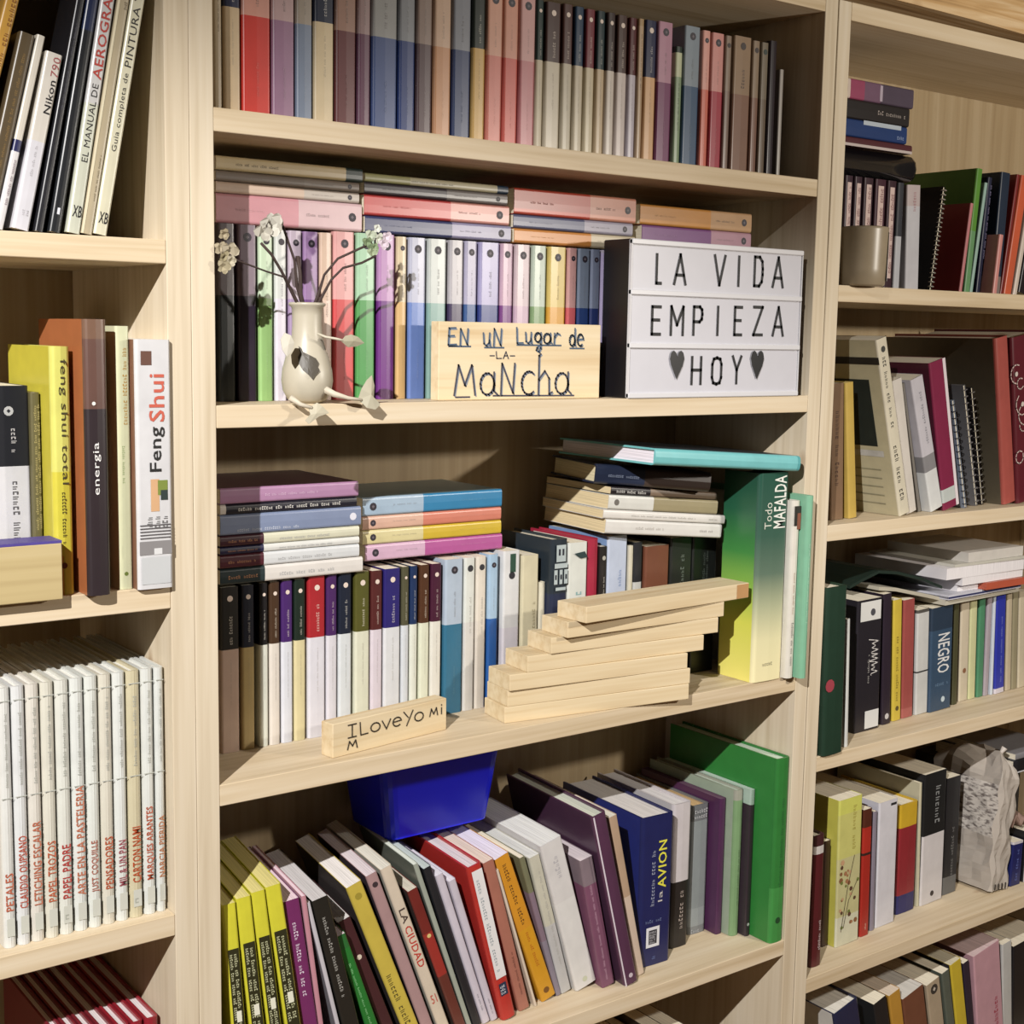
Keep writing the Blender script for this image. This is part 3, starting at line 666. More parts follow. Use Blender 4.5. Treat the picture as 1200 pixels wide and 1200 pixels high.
def handwrite(parent, text, x0, z0, size, wd, hexc, xs=1.0, y=-.0004, drop=0.0, x1=None):
    tot = sum(G[c][1] for c in text)
    if x1 is not None: xs = (x1 - x0) / (tot * size)
    out = []; u = 0
    for i, c in enumerate(text):
        g, adv = G[c]
        for pl in g: out.append([(u + x, z + drop * u) for x, z in pl])
        u += adv
    return strokes(parent, out, x0, z0, size * xs, size, wd, hexc, y)
handwrite(blk, 'ILoveYo', L*.125, hb*.50, .0125, .0013, '#2a2018', y=-.0006, x1=L*.80)
handwrite(blk, 'mi', L*.84, hb*.55, .0105, .0013, '#2a2018', y=-.0006, x1=L*.98)
handwrite(blk, 'M', L*.12, hb*.16, .0085, .0013, '#2a2018', y=-.0006, x1=L*.22)
# ---------------------------------------------------------------- the handwritten board on the second shelf
a_ = on_y(513.5, 470, .02); b_ = on_y(702, 470, .02); top_ = on_y(600, 378.5, .02)
sg = thing('wooden_sign', 'pine board reading En un lugar de la Mancha in blue handwriting, before the second row', 'sign', (a_.x, .02, zB))
Ls = b_.x - a_.x; Hs = top_.z - zB
V, F = box_vf(0, Ls, 0, .014, 0, Hs, .0006); mesh('board', V, F, PINE_S, None, sg)
BL = '#3b5472'; DK = '#34354a'
def fz(px, py): p = on_y(px, py, .02); return p.x - a_.x, p.z - zB
def word(t, px0, py0, px1, pytop, wd, c, cap=1.0):
    x0, z0 = fz(px0, py0); x1, _ = fz(px1, py0); _, z1 = fz(px0, pytop)
    if wd > .0012: handwrite(sg, t, x0 + .0013, z0 - .0012, (z1 - z0) / cap, wd * .75, '#7f8ca0', x1=x1 + .0013, y=-.0004)
    handwrite(sg, t, x0, z0, (z1 - z0) / cap, wd, c, x1=x1, y=-.0005)
word('En', 525, 404, 552, 384, .0016, BL); word('un', 566, 405, 591, 384, .0016, BL); word('Lugar', 605, 402, 657, 384, .0016, BL); word('de', 667, 405, 685, 386, .0016, BL)
word('-LA-', 574, 420, 605, 412, .0011, DK)
word('Mancha', 532, 463, 672, 424, .0019, DK)
for wx in ((526, 404.5, 551), (568, 406, 590), (606, 403, 657), (668, 407, 684)):
    x0, z0 = fz(wx[0], wx[1] + 1.2); x1, z1 = fz(wx[2], wx[1] + 1.2); strokes(sg, [[(x0, z0), (x1, z0)]], 0, 0, 1, 1, .0016, BL)
x0, z0 = fz(534, 465.5); x1, _ = fz(550, 465); x2, _ = fz(578, 465); x3_, _ = fz(672, 465)
strokes(sg, [[(x0, z0), (x1, z0)], [(x2, z0 + .001), (x3_, z0)]], 0, 0, 1, 1, .0016, DK)
# ---------------------------------------------------------------- the letter light box
xl, xr = .4737, .7405; zt = .1205
lb = thing('letter_sign', 'white letter sign box with black sides reading LA VIDA EMPIEZA HOY, on the second shelf', 'sign', ((xl + xr)/2, 0, zB))
cx = (xl + xr) / 2; hw = (xr - xl) / 2; Hb = zt - zB
def bx(name, a, b, c, d, e, f, m, bv=0.0):
    V, F = box_vf(a, b, c, d, e, f, bv); return mesh(name, V, F, m, None, lb)
bx('casing', -hw, hw, .0035, .046, 0, Hb, M('#17181c', .35), .001)
WHT = M('#dcdade', .35, .02); PAN = M('#cfcdd6', .4, .03)
zz = [0.0, .0563, .1127, Hb]
rows_px = []
for k in range(3): bx('display_panel', -hw + .002, hw - .002, .0012, .0036, zz[k] + .002, zz[k+1] - .002, PAN)
for k in range(4):
    z = min(max(zz[k], .0028), Hb - .0028); bx('rail', -hw, hw, -.0012, .0040, z - .0028, z + .0028, WHT, .0008)
for s in (-1, 1): bx('edge_strip', s*hw - (.0012 if s > 0 else 0), s*hw + (0 if s > 0 else .0012), .0, .004, .001, Hb - .001, WHT)
def zx(px, py): p = on_y(px, py, 0); return p.x - cx, p.z - zB
def Z8(x, y): return 700 + x / 4.615, 220 + y / 4.615
STR = {'L': [[(0, 1), (0, 0), (1, 0)]], 'A': [[(0, 0), (.5, 1), (1, 0)], [(.18, .3), (.82, .3)]], 'V': [[(0, 1), (.5, 0), (1, 1)]], 'I': [[(.5, 1), (.5, 0)]],
       'D': [[(0, 0), (0, 1), (.6, 1), (.92, .85), (1, .6), (1, .4), (.92, .15), (.6, 0), (0, 0)]], 'E': [[(1, 1), (0, 1), (0, 0), (1, 0)], [(0, .52), (.85, .52)]],
       'M': [[(0, 0), (0, 1), (.5, .35), (1, 1), (1, 0)]], 'P': [[(0, 0), (0, 1), (.7, 1), (.95, .9), (1, .74), (.95, .56), (.7, .46), (0, .46)]],
       'Z': [[(0, 1), (1, 1), (0, 0), (1, 0)]], 'H': [[(0, 0), (0, 1)], [(1, 0), (1, 1)], [(0, .52), (1, .52)]],
       'O': [[(0, .25), (0, .75), (.15, .95), (.5, 1), (.85, .95), (1, .75), (1, .25), (.85, .05), (.5, 0), (.15, .05), (0, .25)]], 'Y': [[(0, 1), (.5, .5), (1, 1)], [(.5, .5), (.5, 0)]]}
def sign_row(items, yt, yb):
    for ch, a, b, dy in items:
        (x0, z0), (x1, z1) = zx(*Z8(a, yb + dy)), zx(*Z8(b, yt + dy))
        if ch == '<':
            pts = [(0, .72), (.08, .92), (.25, 1), (.42, .92), (.5, .76), (.58, .92), (.75, 1), (.92, .92), (1, .72), (.9, .48), (.5, 0), (.1, .48)]
            mesh('heart', [(x0 + u*(x1-x0), -.0004, z0 + v*(z1-z0)) for u, v in pts], [tuple(range(12))], M('#101012', .4, .02), None, lb)
        else:
            wd = .0034
            strokes(lb, STR[ch], x0 + wd/2, z0 + wd/2, (x1 - x0) - wd, (z1 - z0) - wd, wd, '#101012', .0006, 'letter')
sign_row([('L', 315, 356, 0), ('A', 412, 490, 2), ('V', 628, 702, 8), ('I', 750, 786, 12), ('D', 845, 906, 14), ('A', 945, 1017, 18)], 355, 524)
sign_row([('E', 290, 351, 0), ('M', 393, 475, 1), ('P', 515, 578, 1), ('I', 636, 672, 2), ('E', 737, 791, 3), ('Z', 840, 903, 3), ('A', 945, 1017, 5)], 636, 800)
sign_row([('<', 388, 471, -30), ('H', 505, 571, 0), ('O', 615, 681, 2), ('Y', 725, 787, -4), ('<', 825, 902, -30)], 910, 1068)
# ---------------------------------------------------------------- the vase with dried sprigs
vc = on_z(360, 468, zB); vc = Vector((on_y(360, 468, .022).x, .022, zB))
va = thing('vase', 'small cream ceramic vase with a dark leaf mark and flowering twigs, second shelf', 'vase', vc)
CER = M('#c9bfa8', .38, .08)
k_ = .0255/ .027
prof = [(0, 0), (.013, 0), (.018, .003), (.0222, .011), (.0236, .020), (.0228, .030), (.0196, .042), (.0160, .052), (.0142, .060), (.0136, .070), (.0136, .080), (.0142, .0865), (.0166, .0885), (.0170, .0900), (.0160, .0912), (.0134, .0895), (.0122, .084), (.012, .07), (.0105, .06), (0, .058)]
lathe('body', prof, CER, va, 36)
def on_vase(u, v):   # angle (0 = towards the camera), height -> point just outside the glaze
    rr = 0
    for (r0, z0), (r1, z1) in zip(prof[:12], prof[1:12]):
        if z0 <= v <= z1 and z1 > z0: rr = r0 + (r1 - r0) * (v - z0) / (z1 - z0)
    a = math.radians(-90 - 25 + u); return ((rr + .0018) * math.cos(a), (rr + .0018) * math.sin(a), v)
gl = [(-30, .052), (-20, .050), (-16, .047), (2, .044), (18, .041), (24, .037), (20, .034), (24, .030), (14, .026), (8, .022), (-2, .027), (-14, .031), (-22, .036), (-26, .042), (-22, .046)]
V = []; F = []; n = len(gl); cu, cv = 0, .037
for ring in (1.0, .7, .4, .1):
    for u, v in gl: p_ = Vector(on_vase(cu + (u - cu) * ring, cv + (v - cv) * ring)); V.append(p_ * 1.0)
for k in range(3): F += [(k*n+i, k*n+(i+1) % n, (k+1)*n+(i+1) % n, (k+1)*n+i) for i in range(n)]
F.append(tuple(3*n+i for i in range(n)))
mesh('leaf_mark', V, F, M('#574f43', .5, .1), None, va)
TW = M('#4a3630', .8, .2)
def loc_(px, py, Y): p = on_y(px, py, Y); return p - vc
def twig(pts, r0=.0016): return tube('twig', [Vector((0.0, 0, .072))] + [loc_(*p) for p in pts], [r0] * 2 + [r0 * .75] * (len(pts) - 1), TW, va)
twig([(346, 350, .015), (330, 318, .01), (318, 298, .008), (306, 285, .006)], .0017)
twig([(348, 335, .02), (345, 305, .018), (336, 278, .016), (331, 264, .015)], .0015)
twig([(352, 345, .018), (352, 322, .018), (349, 300, .02)], .0022)
twig([(373, 345, .02), (380, 322, .016), (396, 303, .012), (420, 292, .01), (436, 285, .01)], .0015)
twig([(376, 350, .012), (388, 328, .008), (402, 314, .005), (424, 308, .004), (440, 300, .004)], .0015)
twig([(334, 325, .01), (312, 318, .006), (296, 312, .003), (278, 305, .0), (266, 296, -.002)], .0011)
def blossom(px, py, Y, r, hexc, seed, n=6, name='blossom'):
    c = loc_(px, py, Y); R = random.Random(seed); V = []; F = []
    for i in range(n):
        a = 2 * math.pi * i / n + R.uniform(-.3, .3); el = R.uniform(-.3, .6); d = Vector((math.cos(a), -.4 + R.uniform(-.4, .2), math.sin(a) * 1.0)).normalized()
        s = d.cross(Vector((0, 1, .2))).normalized(); k = len(V); rr = r * R.uniform(.8, 1.15)
        for u, w_, b in ((0, .10, 0), (.45, .42, .12), (.8, .34, .05), (1, .0, -.12), (.8, -.34, .05), (.45, -.42, .12), (0, -.10, 0)):
            V.append(c + d * rr * u + s * rr * w_ + Vector((0, -1, 0)) * rr * b)
        F.append(tuple(range(k, k + 7)))
    return mesh(name, V, F, M(hexc, .7, .08), None, va)
blossom(316, 266, .008, .0135, '#cfcabc', 1, 7); blossom(309, 272, .006, .0105, '#c2bcac', 2, 6); blossom(321, 260, .010, .009, '#c9c4b4', 3, 5)
blossom(314, 264, .0045, .0035, '#4a4038', 4, 5, 'flower_heart')
for i, (x, y, Y, r, c) in enumerate([(268, 296, .0, .009, '#b5a88c'), (262, 302, -.002, .007, '#a2946f'), (258, 290, .0, .007, '#b8a888'), (270, 306, -.003, .007, '#bdb296'), (261, 313, -.004, .007, '#ab9e7c'), (262, 275, .0, .006, '#a89878'),
        (434, 276, .012, .007, '#c9d2b8'), (430, 284, .010, .0065, '#7e9468'), (438, 290, .008, .006, '#8fa678'), (443, 280, .01, .006, '#d8dcc8'), (436, 296, .006, .0055, '#a8b890'), (452, 278, .01, .0065, '#e2d0dc'), (449, 286, .008, .0055, '#dcc8d4'), (442, 268, .012, .005, '#e6e8dc')]):
    blossom(x, y, Y, r, c, 20 + i, 5)
def leaf(pts, hexc, name='leaf'):
    """outline points in px, each with its own depth; centre raised for a fold"""
    P = [loc_(*p) for p in pts]; c = sum(P, Vector()) / len(P) + Vector((0, -.0022, 0)); n = len(P)
    V = [c] + P; F = [(0, 1 + i, 1 + (i + 1) % n) for i in range(n)]
    V += [v + Vector((0, .0008, .0002)) for v in V[:n + 1]]; F += [(n + 1, n + 2 + (i + 1) % n, n + 2 + i) for i in range(n)]
    F += [(1 + i, n + 2 + i, n + 2 + (i + 1) % n, 1 + (i + 1) % n) for i in range(n)]
    return mesh(name, V, F, M(hexc, .7, .12), None, va)
tube('stalk', [loc_(372, 391, .002), loc_(382, 395, -.004), loc_(394, 397, -.008), loc_(402, 399, -.010)], .0012, M('#d6ccb4', .6), va)
leaf([(400, 400, -.010), (405, 394, -.012), (412, 392, -.014), (420, 395, -.014), (427, 402, -.013), (418, 406, -.012), (408, 407, -.010)], '#b9b294')
leaf([(329, 398, -.002), (334, 390, -.004), (341, 393, -.006), (345, 402, -.007), (342, 412, -.007), (336, 418, -.006), (331, 410, -.004)], '#d6cebc')
tube('stalk', [loc_(378, 455, .005), loc_(392, 462, -.004), loc_(408, 466.5, -.008), loc_(424, 468.5, -.010)], [.004, .0032, .002, .0014], M('#dccfb8', .6), va)
leaf([(420, 468, -.008), (424, 456, -.010), (430, 446, -.011), (436, 440, -.011), (439, 452, -.011), (438, 466, -.011), (446, 474, -.013), (440, 480, -.014), (430, 478, -.013)], '#c3bba0')
tube('stalk', [loc_(340, 466, -.004), loc_(352, 474, -.010), loc_(366, 478, -.014)], [.003, .0022, .0014], M('#dccfb8', .6), va)
leaf([(362, 478, -.012), (372, 472, -.014), (378, 476, -.016), (386, 484, -.017), (374, 488, -.018), (362, 497, -.019), (358, 493, -.018), (364, 486, -.015)], '#c9bfa4')
# ---------------------------------------------------------------- bottom row: leaning books
def B(s, tl, tr, bl, b, Y=.04, **k): return dict(s=s, tl=tl, tr=tr, bl=bl, b=b, Y=Y, **k)
YW = {}
yel = [(0, '#d8d020'), (1e-3, '#dcd62c')]
def yband(root, w, h):
    patch(root, '#2e2c14', w*.14, w*.92, h*.36, h*.80, -.0012); scribble(root, '#cfd0a0', w*.25, w*.85, h*.38, h*.78, 'down', -.0016, 3, lines=2)
    patch(root, '#e8e6d0', w*.4, w*.75, h*.47, h*.52, -.0020)
def tomate(root, w, h): write(root, 'CIUDAD', '#c8352a', w*.2, w*.8, h*.42, h*.66, 'down', -.001); write(root, 'LA', '#4a3a34', w*.25, w*.8, h*.68, h*.76, 'down', -.001); write(root, '51', '#c85a4a', w*.25, w*.75, h*.2, h*.25, 'h', -.001)
def redlab(root, w, h):
    patch(root, '#e6e4e4', w*.18, w*.9, h*.27, h*.97, -.0014); scribble(root, '#8e9aa0', w*.35, w*.7, h*.3, h*.92, 'down', -.0018, 9)
    patch(root, '#23324e', w*.25, w*.75, h*.155, h*.235, -.0014); scribble(root, '#e8e8f0', w*.3, w*.7, h*.165, h*.225, 'h', -.0018, 4, lines=3)
def avion(root, w, h):
    write(root, 'AVION', '#e8e23c', w*.52, w*.78, h*.51, h*.83, 'up', -.002); write(root, 'la', '#c8c4c0', w*.54, w*.68, h*.42, h*.49, 'up', -.002, False)
    scribble(root, '#9aa0b8', w*.26, w*.42, h*.40, h*.80, 'up', -.002, 21); scribble(root, '#6a78a8', w*.15, w*.7, h*.29, h*.32, 'h', -.002, 22)
    patch(root, '#e4e4ea', w*.2, w*.62, h*.125, h*.26, -.002); patch(root, '#3c3c44', w*.28, w*.54, h*.145, h*.24, -.0023); scribble(root, '#c8c8d0', w*.3, w*.52, h*.15, h*.235, 'h', -.0026, 23, lines=5)
    scribble(root, '#5a6aa0', w*.3, w*.5, h*.04, h*.09, 'up', -.002, 24)
btm = [
 B('first yellow', (261, 1063), (277, 1056), (272, 1200), yel, deco=[yband], side='#c9c41c', pages='#d8cc84'),
 B('second yellow', (278, 1056), (295, 1049), (293, 1200), yel, deco=[yband], side='#c9c41c', pages='#d8cc84'),
 B('third yellow', (296, 1049), (312, 1043), (314, 1200), yel, deco=[yband], side='#c9c41c', pages='#d8cc84'),
 B('fourth yellow', (313, 1043), (331, 1038), (335, 1200), yel, deco=[yband], side='#c9c41c', pages='#d8cc84'),
 B('magenta-purple', (334, 1060), (353, 1058), (354, 1200), '#7c2c66', deco=[D_scr('#e0cfe0', .5, .9, 'down', .35, .7)], side='#c8a0b4', pages='#e4ccd6', d=.15),
 B('pink', (355, 1053), (361, 1050), (374, 1200), '#cd8c9a', side='#caa0b0', pages='#e4ccd6', d=.15),
 B('thin white', (362, 1062), (367, 1060), (394, 1200), '#c9c4cc', side='#8a8890'),
 B('black lettered', (369, 1060), (391, 1050), (402, 1200), '#26231f', deco=[D_scr('#a8a49c', .45, .9, 'down', .35, .65)], pages='#c8c4c4'),
 B('short green', (395, 1104), (409, 1097), (428, 1200), [(0, '#237c2c'), (.9, '#2a7030')], deco=[D_scr('#8ad08a', .2, .8, 'down', .4, .6)], pages='#e2d2d6', Y=.03, d=.12),
 B('thin maroon', (400, 1086), (415, 1078), (444, 1200), '#4a2428', deco=[D_dot('#d8c8b0', .72, .2)], pages='#d8d4d0', d=.12, Y=.045),
 B('ochre-yellow', (411, 1046), (429, 1037), (470, 1200), '#d0b640', side='#4c4444', deco=[D_scr('#5c5020', .12, .45, 'down', .25, .75), D_dot('#a08c28', .93, .22)], pages='#ece6e2', d=.15),
 B('dusty-mauve', (434, 1032), (447, 1026), (493, 1200), '#b38c8c', side='#4c4048', deco=[D_dot('#3a2c30', .94, .25)], pages='#dcd0d4'),
 B('cream red-lettered', (451, 1024), (464, 1018), (512, 1200), '#dccbb4', side='#c8c4b4', deco=[tomate], pages='#dcd8cc', d=.15),
 B('narrow red gold-flecked', (482, 1049), (494, 1044), (533, 1200), [(0, '#6c3228'), (.4, '#a83028'), (.7, '#7c2822')], side='#4a3c38', deco=[D_dot('#d8c070', .68, .2)], pages='#cfc8b8', d=.1),
 B('grey-green thin', (490, 1017), (498, 1014), (548, 1200), '#a3aa9c', side='#6c7468', pages='#d6dcd2', d=.14),
 B('black', (499, 1022), (512, 1018), (553, 1200), '#24262a', pages='#bfcac8', d=.13),
 B('pale lilac', (514, 1030), (524, 1027), (566, 1200), '#d3cbd8', pages='#e0dce4', deco=[D_scr('#4a4650', .08, .2, 'down')]),
 B('second pale lilac', (529, 1036), (540, 1032), (577, 1200), '#cfc6d4', pages='#e0dce4', deco=[D_scr('#5a5660', .04, .16, 'down')]),
 B('thick red white-labelled', (550, 1020), (566, 1010), (589, 1196), '#cc3028', Y=.033, side='#c02c26', deco=[redlab], pages='#ded4d6', hard=True, d=.15),
 B('terracotta', (569, 1014), (583, 1010), (607, 1176), '#b4705c', pages='#e2cfc0', deco=[D_scr('#5a2a22', .1, .4)]),
 B('thin cream', (585, 1022), (589, 1020), (626, 1174), '#dfcdb8', pages='#e2cfc0'),
 B('orange lettered', (582, 1011), (606, 1000), (635, 1175), [(0, '#dd9a18'), (.5, '#e0941c')], Y=.043, deco=[D_scr('#5a3410', .5, .95, 'down', .35, .7), D_scr('#b85a10', .2, .48, 'down', .4, .65), D_dot('#7a4a10', .06, .2)], pages='#e4dcea', d=.13),
 B('mottled grey-violet', (611, 1008), (620, 1005), (651, 1164), [(0, '#8d8494'), (.4, '#8a7484'), (.75, '#7c7c5c')], Y=.045, d=.12),
 B('grey-cream', (622, 1008), (634, 1000), (657, 1163), [(0, '#c3c2c0'), (.5, '#cdc9b4')], Y=.046, deco=[D_scr('#a8a49c', .2, .9, 'up')], pages='#dcdcd6'),
 B('thick white worn', (636, 994), (671, 987), (676, 1162), [(0, '#e4e2de'), (.6, '#dedad8')], Y=.041, deco=[D_dot('#c8ccb0', .05, .12), D_scr('#b8b4b8', .75, .95, 'up', .3, .6)], pages='#e0e0dc', d=.15),
 B('streaked mauve', (681, 1011), (696, 1006), (706, 1160), [(0, '#84506c'), (.8, '#8a7880')], Y=.03, deco=[D_scr('#c8a0b4', .05, .8, 'up', .3, .5)], pages='#d8ccd0', d=.12),
 B('big plum', (697, 960), (713, 953), (733, 1157), '#5a3350', Y=.018, side='#4c2e46', hard=True, deco=[D_dot('#c8b8c4', .05, .15), lambda r, w, h: patch(r, '#ddd0dc', 0.0, w*.1, 0, h, -.001)], pages='#ccd0c0', d=.18),
 B('cream wood-toned', (716, 960), (730, 955), (746, 1140), [(0, '#d8c0aa'), (.5, '#bfa082')], Y=.03, side='#c4b09c', pages='#dcd6c8', d=.17),
 B('thick navy AVION', (753, 960), (789, 952), (751, 1135), '#1f2560', Y=.044, side='#202a78', hard=True, deco=[avion], pages='#ddd8d4', d=.16, th=0),
 B('white-over-black', (790, 944), (811, 941), (785, 1112), [(0, '#2a2624'), (.46, '#d6cdd0')], Y=.062, hard=True, deco=[D_scr('#a89890', .12, .42, 'up', .35, .65)], pages='#dcd8d8', side='#c8c4c4', d=.15, th=0),
 B('silver-grey ornate', (818, 944), (846, 940), (818, 1093), [(0, '#84888a'), (.06, '#9aa2a4'), (.2, '#8e9698'), (.88, '#74767a')], Y=.078, hard=True, deco=[D_scr('#c4c4c8', .9, .98, 'h', .1, .9, 2), D_scr('#b0b4b8', .01, .05, 'h', .1, .9), D_dot('#606468', .94, .3)], side='#4a423e', pages='#c8a878', d=.14, th=0),
 B('dark purple', (848, 936), (858, 934), (848, 1095), '#542a52', Y=.06, pages='#6a4a60', d=.15, th=0),
 B('sage-green', (860, 928), (874, 926), (860, 1096), [(0, '#7fa672'), (.93, '#a8a898')], Y=.045, deco=[D_scr('#5a7a50', .2, .6)], hard=True, pages='#cfdccc', side='#a4b49c', d=.16, th=0),
 B('thin charcoal mint-topped', (875, 928), (883, 926), (875, 1098), [(0, '#3c3038'), (.9, '#b4cdbc')], Y=.035, pages='#d4e4d8', d=.16, th=0, deco=[D_dot('#c8d0c8', .08, .25)]),
 B('large bright-green', (913, 890), (929, 888), (900, 1107), [(0, '#3f9a44'), (.3, '#2e8436')], Y=.002, side='#2f8c38', hard=True, deco=[D_dot('#1c4824', .12, .25), D_scr('#2a6c34', .3, .8)], pages='#cfe0cc', d=.19, th=0),
]
yaws = [-8]*8 + [-8, -8, -8, -8, -7.5, -7, -6.5, -6, -5.5, -5, -4.5, -4.5, -4.5, -4.5, -4, -4, -4, -4, -4, -3.5, -3, -2, -1.5, -1, -.5, -.3, 0]
for it, yw_ in zip(btm, yaws): it['yaw'] = yw_
for k_ in range(8): btm[k_]['Y'] = .012 if k_ < 4 else .018
for it in btm:
    it['lab'] = f"{it['s']} book"
def finish(items, row, ends):
    for i, it in enumerate(items):
        it['lab'] = f"{it['s']} book, {'leaning ' if it.get('th') is None else 'upright '}{'beside' if i in (0, len(items)-1) else 'between'} " + (f"{ends[0]} and the {items[1]['s']} one" if i == 0 else f"the {items[i-1]['s']} one and {ends[1]}" if i == len(items)-1 else f"the {items[i-1]['s']} and {items[i+1]['s']} ones") + f", {row}"
finish(btm, 'bottom row', ('left panel', 'right panel'))
lean_row('bottom row', btm, .04, zD, ('left panel', 'right panel'), 'book', 'leaning books on the fourth shelf of the middle bookcase', left=.001, right=.759)
# ---- blue plastic tub at the back, resting on the leaning books
tub = thing('plastic_tub', 'deep blue plastic tub lying on the leaning books at the back of the bottom row', 'tub', (.318, .160, -.5292))
BLU = bpy.data.materials.new('blue_plastic'); BLU.use_nodes = True; b_s = BLU.node_tree.nodes['Principled BSDF']; b_s.inputs['Base Color'].default_value = lin('#1a22d8'); b_s.inputs['Roughness'].default_value = .25
def rrect(w, d, r, z, n=4):
    P = []
    for cx_, cy_, a0 in ((w-r, d-r, 0), (-w+r, d-r, 90), (-w+r, -d+r, 180), (w-r, -d+r, 270)):
        for i in range(n + 1): a = math.radians(a0 + 90 * i / n); P.append((cx_ + r*math.cos(a), cy_ + r*math.sin(a), z))
    return P
rings = [rrect(.066, .044, .012, 0), rrect(.078, .052, .014, .082), rrect(.084, .057, .016, .084), rrect(.084, .057, .016, .0885), rrect(.0765, .0505, .013, .0885), rrect(.0645, .0425, .011, .0025)]
V = [p for r in rings for p in r]; n = len(rings[0]); F = [tuple(reversed(range(n)))]
for k in range(len(rings) - 1): F += [(k*n+i, k*n+(i+1) % n, (k+1)*n+(i+1) % n, (k+1)*n+i) for i in range(n)]
F.append(tuple((len(rings)-1)*n + i for i in range(n)))
mesh('shell', V, F, BLU, None, tub)
# ================================================================ left bookcase
H24 = .262
def nikon(root, w, h):
    write(root, 'Nikon', '#1c1a1c', w*.48, w*.86, h*.66, h*.85, 'up', -.001); write(root, '790', '#a04a4a', w*.48, w*.92, h*.87, h*.98, 'up', -.001, False)
    scribble(root, '#a8a4a8', w*.35, w*.55, h*.3, h*.48, 'up', -.001, 41); scribble(root, '#a8a4a8', w*.3, w*.75, h*.08, h*.14, 'up', -.001, 42, lines=2)
def aero(root, w, h):
    write(root, 'EL MANUAL DE', '#2c2a2a', w*.28, w*.72, h*.22, h*.46, 'up', -.001, False); write(root, 'AEROGRAFIA', '#b83a30', w*.18, w*.82, h*.475, h*.80, 'up', -.001)
    write(root, 'XB', '#1c1a1c', w*.2, w*.85, h*.05, h*.085, 'h', -.001)
def guia(root, w, h):
    write(root, 'Guia completa de', '#2a2826', w*.3, w*.75, h*.26, h*.505, 'up', -.001, False); write(root, 'PINTURA Y D', '#2a2826', w*.25, w*.75, h*.525, h*.80, 'up', -.001, False)
    write(root, 'XB', '#1c1a1c', w*.2, w*.85, h*.035, h*.07, 'h', -.001)
yl0 = .004
l0 = [
 dict(s='orange-gold', lab='orange-gold book at the far left of the top left shelf, cut by the frame', tl=(6, 0), tr=(24, 0), bl=(-18, 97), b='#d19a3a', deco=[D_scr('#8c5418', .05, .95, 'up', .3, .8)], h=.25),
 dict(s='olive-brown', tl=(24, 36), tr=(43, 40), bl=(-27, 270), b='#5c4c34', deco=[D_scr('#8a6a34', .3, .9)]),
 dict(s='white blue-banded', tl=(44, 40), tr=(54, 44), bl=(-6, 268), b=[(0, '#dcd8d8'), (.40, '#2a2c5c'), (.46, '#d8cfc0')], deco=[D_scr('#6a4a54', .12, .36, 'up', .35, .75), D_scr('#8a8890', .02, .06, 'h')]),
 dict(s='white camera-manual', tl=(54.5, 59), tr=(75, 64), bl=(14, 268), b=[(0, '#d6d4da'), (.5, '#d8d0c4')], deco=[nikon]),
 dict(s='glossy black', tl=(86, 20), tr=(99, 20), bl=(41, 270), b='#232328', deco=[D_scr('#5a5a66', .4, .7)], h=.24),
 dict(s='black blue-headed', tl=(99, 20), tr=(117, 20), bl=(58, 270), b=[(0, '#202226'), (.62, '#232e52')], deco=[lambda r, w, h: patch(r, '#dcdce4', w*.4, w*.62, h*.055, h*.075)], h=H24),
 dict(s='grey-white airbrush-manual', tl=(116.5, 20), tr=(135.5, 20), bl=(79.5, 270), b=[(0, '#c9cbb6'), (.4, '#cccac8')], deco=[aero], h=H24),
 dict(s='beige cream-edged', tl=(139, 20), tr=(160, 20), bl=(99.5, 270), b=[(0, '#b9a988')], deco=[lambda r, w, h: patch(r, '#e2d6b4', 0, w*.2, 0, h, -.0008), D_scr('#6e6044', .1, .25, 'up', .5, .7), D_scr('#6e6044', .7, .9, 'up', .5, .8)], h=H24),
 dict(s='cream painting-guide', tl=(160.5, 20), tr=(181, 20), bl=(120, 270), b='#d9d3b4', deco=[guia], h=H24),
]
finish(l0, 'top left shelf', ('the frame edge', 'the dark gap'))
l0[0]['lab'] = 'orange-gold book at the far left of the top left shelf, cut by the frame'
lean_row('', l0, yl0, zL0, ('', ''), 'book', 'tilted manuals on the top left shelf', d=.18, right=-.0448)
# second shelf on the left
def fs1(root, w, h):
    write(root, 'feng shui total', '#4a4428', w*.35, w*.78, h*.45, h*.95, 'down', -.002, False); scribble(root, '#5a5020', w*.4, w*.7, h*.2, h*.42, 'down', -.002, 51)
    patch(root, '#c88a1e', 0, w*.42, 0, h*.16, -.0016); disc(root, '#6a2c10', w*.45, h*.12, w*.16, -.002)
def ener(root, w, h):
    write(root, 'energia', '#ece8e4', w*.28, w*.62, h*.37, h*.56, 'up', -.002, False); disc(root, '#e8e4dc', w*.35, h*.70, .0016, -.002)
def fs2(root, w, h):
    write(root, 'Feng', '#22201f', w*.36, w*.80, h*.475, h*.655, 'up', -.002); write(root, 'Shui', '#d05a44', w*.36, w*.80, h*.675, h*.865, 'up', -.002)
    patch(root, '#6a4638', w*.15, w*.45, h*.90, h*.955, -.0018); patch(root, '#d8a878', w*.38, w*.62, h*.315, h*.445, -.0016); patch(root, '#7c8c34', w*.58, w*.86, h*.38, h*.44, -.0018); patch(root, '#2c3c38', w*.66, w*.86, h*.36, h*.40, -.0020)
    scribble(root, '#6a6868', w*.2, w*.85, h*.245, h*.31, 'up', -.0016, 52, lines=3)
    for k in range(5): patch(root, '#5a5658', w*.06, w*.94, h*(.205 + .013*k), h*(.210 + .013*k), -.0018)
    patch(root, '#8c8888', w*.04, w*.96, h*.14, h*.195, -.0016); patch(root, '#dcdcdc', w*.45, w*.68, h*.14, h*.165, -.0021); patch(root, '#c8cacc', w*.1, w*.92, h*.02, h*.13, -.0018)
